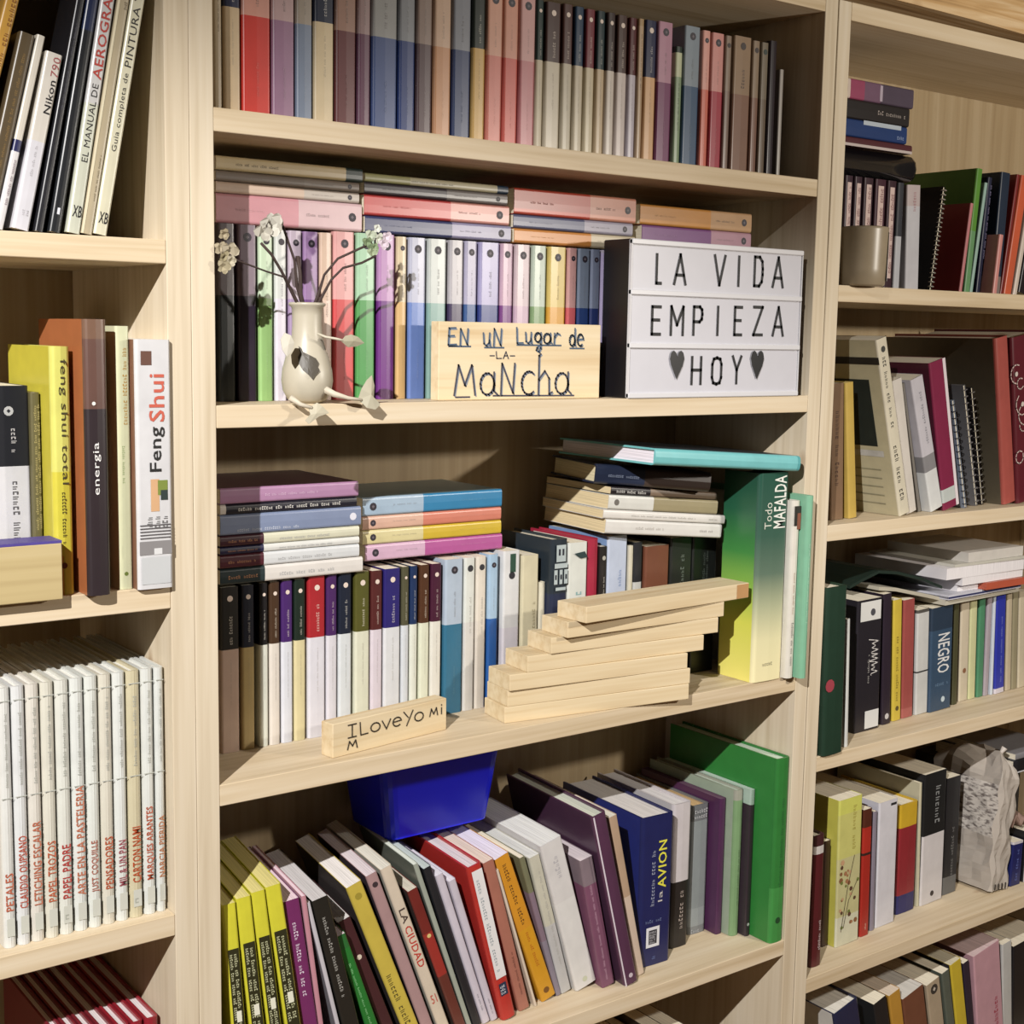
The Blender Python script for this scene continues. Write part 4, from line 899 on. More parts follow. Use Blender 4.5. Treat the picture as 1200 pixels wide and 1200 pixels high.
l1 = [
 I('black-headed white', -12, 34, 452, ref=452, Y=.035, lab='white book with a black head and round emblem, behind the wooden block', b=[(0, '#d9d8dc'), (.615, '#24262c')], deco=[D_dot('#b8b8b8', .88, .2, '#24262c', .45, .004), D_scr('#b8b4b4', .66, .8, 'down', .5, .7), D_scr('#5a585c', .05, .55, 'down', .5, .75)]),
 I('mottled olive', 35, 47, 460, ref=460, Y=.03, lab='thin mottled olive book between the black-headed and the yellow feng shui book', b='#6c6440', deco=[D_scr('#b8a868', .3, .95, 'up', .2, .9, 2)]),
 I('yellow', 58, 83, 406, ref=406, Y=.006, lab='bright yellow feng shui book beside the orange-edged dark book', b=[(0, '#d8cc38'), (.5, '#dcd864')], side='#d6c838', hard=True, deco=[fs1], d=.11),
 I('dark', 97, 126, 374, ref=374, Y=-.012, lab='dark brown energia book with an orange cover beside the yellow one', b=[(0, '#33282c'), (.68, '#6a4a40'), (.93, '#7c5c48')], side='#b8683a', hard=True, deco=[ener], d=.11),
 I('cream', 134, 152, 382, ref=382, Y=.004, lab='cream-green book with ochre capitals between the dark and the big white one', b='#d6d8ae', deco=[D_scr('#b88a3a', .63, .93, 'up', .35, .75), D_scr('#8aa060', .4, .55, 'down', .35, .6), D_dot('#6a7a30', .06, .15)], pages='#e8e4c8', d=.17),
 I('white', 157, 200.4, 398, ref=398, Y=-.006, lab='wide white feng shui book with a garden picture, pressed to the side panel', b='#dcdadc', side='#8a5c44', deco=[fs2], d=.2, sr=.003),
]
for it in l1:
    if 'x1' in it: del it['x1']
pv = None
for it in l1:
    upright_row('', [it], it['Y'], zL1, ('', ''), 'book', 'books on the second left shelf')
wb = on_y(74, 700, -.012); wt = on_y(74, 633, -.012)
blk2 = thing('wooden_block', 'rough pale wooden block with a violet-painted top on the second left shelf', 'block', (wb.x, -.012, zL1))
V, F = box_vf(-.11, 0, 0, .030, 0, wt.z - zL1 - .0022, .0006); mesh('block', V, F, wood('rough_block', 0, '#c0b08a', '#b3a176', '#9c8860', .6), None, blk2)
V, F = box_vf(-.11, 0, .0001, .030, wt.z - zL1 - .0022, wt.z - zL1, 0); mesh('painted_top', V, F, M('#5b4aa8', .5, .2), None, blk2)
# the long white series
names = [('PETALES', 41), ('CLAUDIO OUPSANO', 79), ('LETICHING ESCALAR', 92), ('PAPEL TROZOS', 67), ('PAPEL PADRE', 60), ('ARTE EN LA PASTELERIA', 122), ('JUST COQUILLE', 58), ('PENSADORES', 59), ('MIL & UN PAN', 52), ('CARTON NAMI', 64), ('MARQUES ARANTES', 84), ('NARCIA PIERIDA', 71)]
cols = ['#c8603e', '#c45440', '#c46848', '#c85c38', '#c03a34', '#c87050', '#b86a58', '#c2532c', '#a8505a', '#c04a20', '#c25434', '#c47a4c']
edges = [0.5, 17, 34, 51, 68, 85.5, 102.5, 119, 135, 151, 168, 183.5, 195]
tint = ['#e2e2dc', '#dfe0de', '#ded8cc', '#ddd9c8', '#dfdfd4', '#dfe2dc', '#e0e2da', '#dcd6c4', '#dfe2dc', '#d3c8a4', '#dde0da', '#dfe2dc']
ordn = ['outermost at the frame edge', 'second from the frame edge', 'third from the frame edge', 'fourth from the frame edge', 'fifth from the frame edge', 'sixth from the frame edge', 'sixth from the side panel', 'fifth from the side panel', 'fourth from the side panel', 'third from the side panel', 'second from the side panel', 'touching the side panel']
def series(k):
    nm, L = names[k]
    def f(root, w, h):
        sc = .2225 / 280
        write(root, nm, cols[k], w*.16, w*.84, h*.145, h*.145 + L*sc, 'up', -.0012)
        patch(root, '#cfd0c4', w*.2, w*.84, h*.045, h*.115, -.0012); scribble(root, '#a8aa9e', w*.3, w*.75, h*.06, h*.10, 'h', -.0016, 60 + k)
        scribble(root, '#b4b6ac', w*.3, w*.62, h*.62, h*.92, 'up', -.0012, 80 + k)
        patch(root, '#b8bab0', 0.0006, w - .0006, h*.578, h*.582, -.0012); patch(root, '#b8bab0', 0.0006, w - .0006, h*.948, h*.952, -.0012)
    return f
ser = []
for k in range(12):
    ser.append(I('', edges[k], edges[k+1] - .4, h=.2225, ref=950, b=tint[k], hard=True, pages='#e6e4dc',
      lab=f"white book lettered {names[k][0].split()[0]} in the long white series, {ordn[k]}", deco=[series(k)], d=.16))
upright_row('', ser, .013, zL2, ('', ''), 'book', 'long white series on the third left shelf')
# fourth shelf on the left: tops of a white and red series
e4 = [72, 88, 104, 120, 138, 154, 170, 188]
l3 = []
for k in range(7):
    l3.append(I('', e4[k], e4[k+1] - 1, h=.205, ref=1190, b=[(0, '#c8c0c0'), (.3, '#b02634'), (.96, '#a82230')] if k > 3 else [(0, '#c8c0c0'), (.3, '#8a2430')], pages='#e4dcdc', hard=True, d=.17,
      lab=f"red-spined book with white page tops at the lower left edge, {['leftmost in view','second in view','third in view','middle one','third from the side panel','second from the side panel','touching the side panel'][k]}"))
upright_row('', l3, .03, zL3, ('', ''), 'book', 'red-spined series on the lowest left shelf in view')
# ================================================================ right bookcase, top bay
rb = 'upper right shelf'
def tw_(root, w, h): patch(root, '#d8bcb4', w*.24, w*.74, h*.10, h*.94, -.001); scribble(root, '#8c5c5c', w*.28, w*.70, h*.12, h*.93, 'up', -.0014, int(w * 1e6) % 999, lines=1, dens=1.4)
rt = [
 I('dark plum pale-lettered', 990, 1000, h=.135, ref=230, b='#3c2430', deco=[tw_]), I('second dark plum pale-lettered', 1001, 1011, h=.135, ref=230, b='#3c2430', deco=[tw_]),
 I('third dark plum pale-lettered', 1012, 1024, h=.135, ref=230, b='#3f2630', deco=[tw_]), I('fourth dark plum pale-lettered', 1025.5, 1039, h=.135, ref=230, b='#4a2634', deco=[tw_]),
 I('fifth dark plum pale-lettered', 1040, 1051, h=.135, ref=230, b='#40242e', deco=[tw_]), I('thin slate', 1052, 1060, h=.134, ref=230, b=[(0, '#c4c6cc'), (.5, '#3c3e46')]),
]
for i_, it in enumerate(rt[:5]): it['lab'] = f"dark plum pale-lettered book under the binder, {['leftmost', 'second from the left', 'middle', 'fourth from the left', 'rightmost'][i_]} of five"
upright_row(rb, rt, .035, zR0, ('the left side', 'the grey-white one'), 'book', 'dark pale-lettered books on the upper right shelf', d=.15)
rt2 = [
 dict(s='grey-white', tl=(1064, 206), tr=(1080, 206), bl=(1061, 336), b=[(0, '#cdccd2'), (.8, '#c8b8b8')], deco=[D_scr('#b07880', .75, .95)], h=.1335),
 dict(s='pink', tl=(1141, 238), tr=(1146, 238), bl=(1128, 336), b='#cf7c80', side='#ac3a44', d=.13),
 dict(s='tall green', tl=(1148, 197), tr=(1157, 198), bl=(1133, 336), b=[(0, '#6aa068'), (.5, '#5c9a34')], side='#508c30', d=.17),
 dict(s='pale-teal', tl=(1158, 214), tr=(1163, 214), bl=(1141, 336), b='#9cc0b4', d=.13),
 dict(s='lilac-and-navy', tl=(1164, 208), tr=(1171, 208), bl=(1150, 336), b='#262a44', deco=[D_scr('#8c84ac', .3, .95, 'up', .5, .9)], d=.13),
 dict(s='short salmon-pink', tl=(1159, 273), tr=(1166, 273), bl=(1151.5, 336), b='#dc9088', Y=.02, d=.02),
 dict(s='slate-navy', tl=(1175, 201), tr=(1190, 201), bl=(1163, 336), b=[(0, '#8a7a74'), (.15, '#263448')], d=.14),
 dict(s='dark-red', tl=(1192, 204), tr=(1196, 204), bl=(1173, 336), b='#8a2824', d=.14),
 dict(s='orange', tl=(1198, 205), tr=(1207, 205), bl=(1178, 336), b='#e0603a', d=.14),
 dict(s='ivory', tl=(1209, 215), tr=(1214, 215), bl=(1189, 336), b='#e0cfc0', d=.13),
 dict(s='black', tl=(1216, 215), tr=(1232, 215), bl=(1195, 336), b='#241c20', d=.13),
]
nb_ = dict(s='spiral notebook')
seq = [rt2[0], nb_] + rt2[1:]
for i, it in enumerate(seq):
    if it is nb_: continue
    p = seq[i-1]['s'] if i else 'last dark plum one'; n = seq[i+1]['s'] if i + 1 < len(seq) else 'side panel beyond the frame'
    it['lab'] = f"{it['s']} book between the {p} and the {n}, upper right shelf"
lean_row('', rt2, .04, zR0, ('', ''), 'book', 'right-leaning books on the upper right shelf', d=.14)
def spiral_notebook(label, tl, bl, Y, zb, cover, wire, n, w=.0045, d=.13, h=None, wr=.0035, group=None):
    a = on_y(*tl, Y); b = on_y(*bl, Y); th = math.atan2(a.x - b.x, a.z - b.z); zo = zb + (w * math.sin(th) if th > 0 else 0)
    H = h or (a.z - zo) / math.cos(th); x = a.x - (a.z - zo) * math.tan(th)
    root = thing('spiral_notebook', label, 'notebook', (x, Y, zo + .0002), (0, th, 0), group)
    box('cover', 0, .0008, .002, d, 0, H, M(cover), root); box('cover', w - .0008, w, .002, d, 0, H, M(cover), root); box('page_block', .001, w - .001, .003, d - .002, .001, H - .001, pages_mat(), root)
    V = []; F = []
    for k in range(n):
        z = H * (.04 + .92 * k / (n - 1)); c = Vector((w / 2, .002, z)); m = 8; s = len(V); r2 = .0007
        for i in range(m):
            a_ = 2 * math.pi * i / m; rad = Vector((math.cos(a_), math.sin(a_), 0))
            for q in (rad * r2, Vector((0, 0, r2)), -rad * r2, Vector((0, 0, -r2))): V.append(c + Vector((rad.x * wr, rad.y * wr, .0006 * i / m)) + q)
        for i in range(m):
            for q in range(4): F.append((s + 4*i + q, s + 4*((i+1) % m) + q, s + 4*((i+1) % m) + (q+1) % 4, s + 4*i + (q+1) % 4))
    mesh('wire_spiral', V, F, M(wire, .3, .02, .6), None, root)
    return root
spiral_notebook('black spiral notebook with white wire leaning between the grey-white and pink books', (1108, 210), (1091, 336), .035, zR0, '#1f1c1e', '#e8e4dc', 22, h=.137)
# pile and binder on the dark plum books
zr = zR0 + .1353
bi = thing('binder', 'glossy black rounded binder lying on the plum books, upper right shelf', 'binder', (.838, .03, zr))
Lb = on_y(1077, 195, .03).x - .838; tb = .034
V = []; F = []; sec_ = [(0, .16), (0, .012)] + [(.017 - .017*math.cos(a), .012 - .012*math.sin(a)) for a in (.5, 1.0, 1.5708, 2.1, 2.65)] + [(tb, .012), (tb, .16)]
for x in (0, Lb - .008, Lb - .003, Lb):
    s = {0: 0, Lb - .008: 0, Lb - .003: .003, Lb: .009}[x]
    V += [(x, y + s*.5, min(max(z, s), tb - s)) for z, y in sec_]
n = len(sec_)
for k in range(3): F += [(k*n+i, k*n+(i+1) % n, (k+1)*n+(i+1) % n, (k+1)*n+i) for i in range(n)]
F += [tuple(range(n)), tuple(3*n + n - 1 - i for i in range(n))]
mb = M('#141216', .12, .02); mesh('case', V, F, mb, None, bi, True)
zr2 = zr + .0345
flat_stack('pile over the binder', [
 dict(s='maroon', lab='maroon book with a white lower edge, lying on the glossy black binder', l=989, r=1069, ty=152, by=163, ref=158, rref=168, top='L', b='#5c2a30', deco=[lambda r, w, h: patch(r, '#c8b8b4', 0, w*.3, 0, h)]),
 dict(s='blue', lab='royal blue book with a pale upper edge in the upper right pile', l=989, r=1063, ty=131, by=152, ref=142, rref=152, top='L', b='#24407c', deco=[lambda r, w, h: patch(r, '#b8c4d0', w*.75, w, h*.1, h*.7), D_scr('#8ca0d0', .04, .16, 'down', .2, .5)]),
 dict(s='black', lab='black book with faint lettering in the upper right pile, under the pink one', l=989, r=1066, ty=107, by=130, ref=118, rref=128, top='L', b='#2c2826', deco=[D_scr('#a89c94', .05, .5, 'down', .4, .7)]),
 dict(s='pink', lab='rose-and-violet book topping the upper right pile', l=994, r=1071, ty=81, by=105, ref=92, rref=105, top='L', b=[(0, '#584a5c'), (.5, '#7c5a72'), (.75, '#a8486a'), (.96, '#dcc8b8')], deco=[lambda r, w, h: patch(r, '#b8a8b8', w*.1, w*.9, h*.48, h*.52)], side='#8c6a5c')],
 .032, zr2, 'book', 'pile of books on the upper right shelf', d=.15)
# tan cup
cc = on_y(1012, 333, .0); cup = thing('cup', 'tan ceramic cup with a printed picture, before the plum books, upper right', 'cup', (cc.x, .002, zR0))
ct = on_y(1013, 266, .0).z - zR0; rc = .0285
lathe('body', [(0, 0), (rc*.86, 0), (rc*.93, .002), (rc*.96, .02), (rc, ct - .004), (rc*1.01, ct - .001), (rc*.97, ct), (rc*.92, ct - .002), (rc*.88, .01), (0, .008)], M('#a8967a', .35, .12), cup, 36)
V = []; F = []
for i in range(7):
    a_ = math.radians(-62 + 10*i)
    for z in (.006, ct*.45, ct - .006): V.append((rc*1.012*math.cos(a_), rc*1.012*math.sin(a_), z))
for i in range(6):
    for k in range(2): F.append((3*i+k, 3*i+3+k, 3*i+4+k, 3*i+1+k))
mi = [(0, 1, 0, 0, 1, 0, 1, 1, 0, 1, 0, 0)[i] for i in range(12)]
mesh('printed_picture', V, F, [M('#d4d2d0', .4, .2), M('#6c6864', .4, .2)], mi, cup)
# ---------------------------------------------------------------- right bookcase, second bay
def mag(root, w, h): 
    scribble(root, '#2c2a24', w*.3, w*.7, h*.48, h*.90, 'down', -.001, 90); scribble(root, '#3a362c', w*.25, w*.75, h*.05, h*.40, 'down', -.001, 91); disc(root, '#3a3a34', w*.5, h*.94, w*.2, -.0012)
    # printed picture and text on the cover that faces the left
    def side_patch(y0, y1, z0, z1, c, nm='printed_picture'):
        mesh(nm, [(-.0006, y0, z0), (-.0006, y1, z0), (-.0006, y1, z1), (-.0006, y0, z1)], [(0, 3, 2, 1)], M(c, .5, .25), None, root)
    side_patch(.02, .115, h*.40, h*.78, '#26302c'); side_patch(.012, .17, h*.34, h*.375, '#dcd8d0'); side_patch(.0, .18, h*.865, h*.905, '#2c2822')
    for k in range(5): side_patch(.02, .12 - .012*(k % 3), h*(.06 + .05*k), h*(.067 + .05*k), '#a8a080', 'printed_line')
r2 = [
 dict(s='brown spotted', tl=(975, 450), tr=(990, 450), bl=(974, 606), b='#8a6a4e', deco=[D_scr('#4c3226', .2, .8, 'down', .3, .7)], d=.12),
 dict(s='mustard-yellow', tl=(991, 449), tr=(1001, 449), bl=(995, 606), b='#cba94a', d=.14, pages='#d8c078'),
 dict(s='cream picture-covered', tl=(1027, 399), tr=(1040, 398), bl=(1055, 608), b='#dcd2b8', side='#c9bf98', deco=[mag], d=.19, Y=.012),
 dict(s='plain ivory', tl=(1045, 447), tr=(1058, 446), bl=(1063, 606), b='#dad2c6', d=.15, Y=.02),
 dict(s='thin grey', tl=(1059, 450), tr=(1064, 450), bl=(1079, 604), b='#7c766e', d=.12, Y=.03),
 dict(s='glossy grey-white', tl=(1066, 446), tr=(1084, 445), bl=(1090, 601), b=[(0, '#dcdedc'), (.3, '#8c8a8c'), (.42, '#cac4cc')], deco=[D_scr('#8a8890', .5, .9)], d=.15, Y=.02),
 dict(s='magenta white-labelled', tl=(1089, 426), tr=(1108, 426), bl=(1106, 598), b=[(0, '#8c2448'), (.05, '#c4ccc8'), (.14, '#8c2448')], side='#5c1a30', deco=[lambda r, w, h: patch(r, '#e4d8dc', w*.82, w, 0, h, -.0009)], d=.17, Y=.02),
]
finish(r2, 'second right shelf', ('side panel', 'the wire-bound notebooks'))
lean_row('', r2, .03, zR1, ('', ''), 'book', 'left-leaning books on the second right shelf', d=.15, left=.8064)
spiral_notebook('thin blue-tabbed spiral notebook beside the magenta book, second right shelf', (1117, 470), (1132, 597), .022, zR1, '#8c98ac', '#5a5a60', 16, d=.12)
spiral_notebook('grey spiral notebook between the blue-tabbed and the black one', (1130, 452), (1145, 596), .03, zR1, '#7c7a7e', '#a8a4a6', 18, d=.12)
spiral_notebook('black spiral notebook beside the salmon-spined album, second right shelf', (1139, 455), (1152, 596), .034, zR1, '#2c282a', '#a8a4a0', 18, d=.12)
r2b = [
 dict(s='salmon', tl=(1167, 397), tr=(1185, 396), bl=(1177, 594), b='#b8544a', side='#6e6450', hard=True, d=.19, Y=.02, lab='very tall album with a salmon spine and a dark olive cover, second right shelf'),
 dict(s='crimson', tl=(1186, 396), tr=(1222, 396), bl=(1193, 594), b='#6a1c28', hard=True, d=.18, Y=.018, lab='very tall dark red album with white floral print at the right frame edge', deco=[lambda r, w, h: floral(r, w, h)]),
]
def floral(root, w, h):
    R = random.Random(5)
    for k in range(16):
        cx_, cz_, r_0 = w * R.uniform(.08, .9), h * (k + .5) / 16, w * R.uniform(.1, .22)
        pts = arc(cx_, cz_, r_0, r_0, R.uniform(0, 180), R.uniform(200, 400), 8); strokes(root, [pts], 0, 0, 1, 1, .0016, '#d8c0b8', -.002, 'floral_print')
        if k % 3 == 0: disc(root, '#d8ccc4', cx_, cz_, .0035, -.0022, name='floral_print')
lean_row('', r2b, .02, zR1, ('', ''), 'book', 'tall albums on the second right shelf')
# ---------------------------------------------------------------- right bookcase, third bay
def ken(root, w, h):
    patch(root, '#dcdcd8', w*.1, w*.92, h*.84, h*.985, -.0018); disc(root, '#4a4a50', w*.6, h*.90, w*.10, -.0021); patch(root, '#dcdcda', w*.4, w*.96, h*.015, h*.15, -.0018)
    handwrite_s(root, 'n Cord', w, h)
def handwrite_s(root, t, w, h):
    R = random.Random(8); pts = []
    for k in range(26): pts.append((w*.72 - w*.16*math.sin(k*2.1) - w*.12*(k % 5 == 0), h*(.42 + .011*k)))
    strokes(root, [pts], 0, 0, 1, 1, .0011, '#d8d4d0', -.002, 'handwriting'); scribble(root, '#a8a4a0', w*.42, w*.52, h*.36, h*.6, 'up', -.002, 99)
r3 = [
 dict(s='rounded dark-green', tl=(968, 690), tr=(992, 690), bl=(962, 886), b='#203c2c', hard=True, Y=-.004, d=.18, deco=[lambda r, w, h: disc(r, '#a83a48', w*.22, h*.42, w*.22, -.002)]),
 dict(s='thin white', tl=(993, 726), tr=(997, 726), bl=(990, 886), b='#d8d8d4', Y=.008, d=.12),
 dict(s='thick black script-titled', tl=(1006, 705), tr=(1035, 703), bl=(1001, 857), b='#26222a', Y=.042, deco=[ken], d=.16),
 dict(s='black-violet', tl=(1036, 697), tr=(1046, 697), bl=(1034, 850), b='#2e2330', Y=.048, deco=[D_dot('#c8c4c4', .06, .25)], d=.15),
 dict(s='yellow dotted', tl=(1048, 704), tr=(1058, 704), bl=(1046, 844), b='#d8bc38', Y=.052, deco=[D_scr('#6c5618', .15, .7, 'down', .35, .7), D_dot('#5a4a1c', .1, .2)]),
 dict(s='brick-red', tl=(1060, 704), tr=(1073, 704), bl=(1057, 840), b=[(0, '#b8605a'), (.08, '#a84c48')], Y=.054),
 dict(s='white-sided narrow', tl=(1076, 708), tr=(1091, 708), bl=(1073, 838), b=[(0, '#cfd0cc'), (.4, '#3a3a3a'), (.415, '#cfd0cc'), (.97, '#5a5650')], Y=.055),
 dict(s='steel-blue NEGRO', tl=(1093, 706), tr=(1118, 706), bl=(1089, 838), b=[(0, '#37506c'), (.78, '#2a3c50')], Y=.052, deco=[lambda r, w, h: (write(r, 'NEGRO', '#dcdcdc', w*.3, w*.85, h*.36, h*.74, 'down', -.002), disc(r, '#c0d0d8', w*.6, h*.10, w*.09, -.002), scribble(r, '#6a88a8', w*.2, w*.9, h*.24, h*.29, 'h', -.002, 77))]),
 dict(s='dark-olive', tl=(1119, 712), tr=(1125, 712), bl=(1116, 826), b='#4c4a2e', Y=.06),
 dict(s='cream', tl=(1127, 718), tr=(1137, 718), bl=(1124, 822), b='#d6c8ac', Y=.066, deco=[D_dot('#8c5c3c', .3, .2)]),
 dict(s='pale yellow-green', tl=(1138, 716), tr=(1146, 716), bl=(1135, 822), b='#d4d49c', Y=.066),
 dict(s='leaf-green', tl=(1148, 732), tr=(1155, 732), bl=(1145, 820), b='#4c9068', Y=.066),
 dict(s='lilac-grey', tl=(1157, 735), tr=(1163, 735), bl=(1153, 818), b='#b0a4ac', Y=.066),
 dict(s='thin pale-blue', tl=(1164, 736), tr=(1167, 736), bl=(1161, 816), b='#cfd8e4', Y=.064),
 dict(s='bright-blue', tl=(1168, 729), tr=(1179, 729), bl=(1166, 812), b=[(0, '#dcd4e0'), (.05, '#2c38b4')], Y=.063, deco=[D_scr('#7c88d8', .1, .8)]),
 dict(s='sand', tl=(1181, 715), tr=(1187, 715), bl=(1179, 812), b='#c8b898', Y=.066),
 dict(s='olive-grey', tl=(1188, 715), tr=(1194, 715), bl=(1186, 812), b='#9a9070', Y=.066),
 dict(s='ecru', tl=(1195, 715), tr=(1204, 715), bl=(1193, 812), b='#cfc2a4', Y=.066),
]
finish(r3, 'third right shelf', ('side panel', 'the frame edge'))
for k_, it in enumerate(r3):
    if k_ > 5: it['h'] = .1495
lean_row('', r3, .05, zR2, ('', ''), 'book', 'books standing on the third right shelf', d=.14, left=.8064)
# papers and magazines lying on them
z0 = zR2 + .1535
def sheetpile(label, l, r, th, Y, z, yaw, m, d=.15, name='magazine', sag=0.0, cat='magazine', edge=None):
    a = on_y(*l, Y); b = on_y(*r, Y); L = max(b.x - a.x, .02)
    root = thing(name, label, cat, (a.x, Y, z), (0, 0, math.radians(yaw)), 'papers lying on the third right shelf')
    V = []; F = []; n = 10
    for i in range(n + 1):
        x = L * i / n; dz = -sag * (1 - i / n) ** 2 * 0
        V += [(x, 0, dz), (x, d, dz), (x, d, dz + th), (x, 0, dz + th)]
    for i in range(n):
        for k in range(4): F.append((4*i+k, 4*i+(k+1) % 4, 4*i+4+(k+1) % 4, 4*i+4+k))
    F += [(3, 2, 1, 0), (4*n, 4*n+1, 4*n+2, 4*n+3)]
    mesh('sheets', V, F, m, None, root)
    if edge: 
        V, F = box_vf(0, L, -.0004, d*.6, th*edge[1], th*edge[2]); mesh('coloured_edge', V, F, M(edge[0]), None, root)
    return z + th + .0003
PW = pages_mat('#e4e0e2'); PC = M('#cfc8b4', .5)
z = z0
z = sheetpile('thick cream magazine lowest of the papers over the third right shelf', (1108, 703), (1200, 703), .008, .045, z, 3, PC, .17)
z = sheetpile('white notebook with a dark blue edge in the papers on the third right shelf', (1112, 695), (1200, 697), .007, .04, z, 2, M('#d8d8e4', .4), .16, edge=('#34386c', .25, .6), name='notebook', cat='notebook')
zz_ = z
z = sheetpile('orange folder among the white papers, third right shelf', (1156, 690), (1200, 690), .010, .036, z, 0, M('#cc5a3c', .4), .13, name='folder', cat='folder')
sheetpile('white sheaf beside the orange folder, third right shelf', (1122, 686), (1146, 686), .0098, .05, zz_, 0, PW, .13, name='paper_sheaf', cat='papers')
z = sheetpile('thick white catalogue over the orange folder, third right shelf', (1128, 678), (1200, 676), .011, .04, z, 1, PW, .15)
z = sheetpile('thickest white catalogue in the papers, third right shelf', (1110, 665), (1200, 658), .016, .04, z, 0, PW, .16)
z = sheetpile('thin pale magazine second from the top of the papers', (1120, 650), (1200, 648), .004, .04, z, -1, M('#d2cfc0', .4), .15)
z = sheetpile('cream catalogue topmost of the papers, third right shelf', (1136, 636), (1200, 628), .014, .04, z, 0, M('#dcd6cc', .5), .14)
# dark green folder drooping at the left of the papers
def curved(label, name, cat, pts, d, th, m, Y=.05):
    P = [on_y(x, y, Y) for x, y in pts]; o0 = P[0].copy(); root = thing(name, label, cat, o0, None, 'papers lying on the third right shelf'); V = []; F = []
    for p in P: q_ = p - o0; V += [(q_.x, 0, q_.z), (q_.x, d, q_.z), (q_.x, d, q_.z + th), (q_.x, 0, q_.z + th)]
    n = len(P) - 1
    for i in range(n):
        for k in range(4): F.append((4*i+k, 4*i+(k+1) % 4, 4*i+4+(k+1) % 4, 4*i+4+k))
    F += [(3, 2, 1, 0), (4*n, 4*n+1, 4*n+2, 4*n+3)]
    mesh('sheets', V, F, m, None, root)
curved('dark green folder drooping onto the green book, left of the white papers', 'folder', 'folder', [(996, 690), (1010, 682), (1030, 672), (1052, 673), (1080, 680), (1104, 690)], .15, .004, M('#24342c', .3), .06)
curved('cream curling magazine under the dark green folder, third right shelf', 'magazine', 'magazine', [(1030, 692), (1050, 693), (1070, 697), (1090, 701), (1106, 705)], .14, .005, M('#c4bca8', .45), .055)
# ---------------------------------------------------------------- right bookcase, fourth bay
def flower(root, w, h):
    R = random.Random(12)
    for k in range(26):
        c = ['#8a5a34', '#6c7a30', '#a87048', '#5c3c28', '#c89a70'][k % 5]
        disc(root, c, w*R.uniform(.12, .9), h*R.uniform(.12, .58), w*R.uniform(.04, .09), -.0016 - .0001*(k % 5), 6, name='printed_flower')
    strokes(root, [[(w*.2, h*.1), (w*.45, h*.4), (w*.7, h*.6)], [(w*.3, h*.12), (w*.5, h*.3), (w*.85, h*.42)]], 0, 0, 1, 1, .0009, '#4a3424', -.0022, 'printed_flower')
    scribble(root, '#a8983c', w*.6, w*.8, h*.62, h*.95, 'down', -.0016, 61)
r4 = [
 dict(s='short maroon', tl=(955, 981), tr=(968, 979), bl=(950, 1131), b=[(0, '#5c1c22'), (.86, '#d8d0cc'), (.92, '#4a2428')], Y=.018, deco=[D_scr('#d8c8c4', .12, .36, 'up', .5, .75)], d=.16, hard=True),
 dict(s='dark-brown', tl=(969, 986), tr=(980, 985), bl=(965, 1105), b='#4a342c', Y=.052, d=.13),
 dict(s='yellow flower-printed', tl=(982, 940), tr=(1011, 939), bl=(977, 1106), b=[(0, '#d9d6b8'), (.2, '#cdc68c'), (.6, '#d3d070'), (.9, '#d9da60')], Y=.04, deco=[flower], d=.16, side='#d0c84c'),
 dict(s='red black-banded', tl=(1013, 950), tr=(1023, 949), bl=(1008, 1100), b=[(0, '#b8281e'), (.64, '#3a2420'), (.66, '#c02c20'), (.86, '#5c2a1c')], Y=.043, d=.14, deco=[D_scr('#e0c0a8', .05, .12)]),
 dict(s='thin slate-striped', tl=(1024, 952), tr=(1029, 951), bl=(1020, 1094), b='#8c8494', Y=.048, d=.13),
 dict(s='tall white', tl=(1031, 942), tr=(1053, 939), bl=(1026, 1086), b='#dcdae2', Y=.05, d=.16, deco=[D_patch('#26262a', .955, .975, .6, .9)], side='#d4d2dc'),
 dict(s='yellow-red-blue', tl=(1055, 945), tr=(1077, 944), bl=(1050, 1072), b=[(0, '#2c2c6c'), (.17, '#9c2830'), (.79, '#d8ae20')], Y=.062, d=.14, side='#3a3440', hard=True),
 dict(s='ivory thin', tl=(1079, 918), tr=(1083, 918), bl=(1075, 1066), b='#cfc8a8', Y=.064, d=.15),
 dict(s='black-headed white', tl=(1084, 909), tr=(1110, 909), bl=(1078, 1060), b=[(0, '#dcd6d6'), (.53, '#1c1e20')], Y=.062, deco=[D_scr('#8a8c8c', .58, .9, 'down', .5, .8), D_dot('#3a3030', .07, .12)], d=.16, side='#2a2a2c'),
 dict(s='charcoal', tl=(1111, 913), tr=(1127, 913), bl=(1104, 1056), b=[(0, '#6c6c6a'), (.15, '#232326')], Y=.068, deco=[D_scr('#7c7a78', .1, .6)], d=.14),
 dict(s='cobalt-blue', tl=(1188, 988), tr=(1200, 986), bl=(1181, 1068), b=[(0, '#1c2468'), (.95, '#d8d4dc')], Y=.03, deco=[D_scr('#5c6cb8', .1, .85, 'up', .3, .6)], d=.06),
 dict(s='black white-edged', tl=(1203, 975), tr=(1216, 975), bl=(1196, 1068), b='#1a1a1e', Y=.03, deco=[lambda r, w, h: patch(r, '#dcdce0', 0, w*.2, 0, h, -.0012)], d=.06),
]
finish(r4, 'fourth right shelf', ('side panel', 'the frame edge'))
lean_row('', r4, .05, zR3, ('', ''), 'book', 'books standing on the fourth right shelf', d=.15, left=.8064)
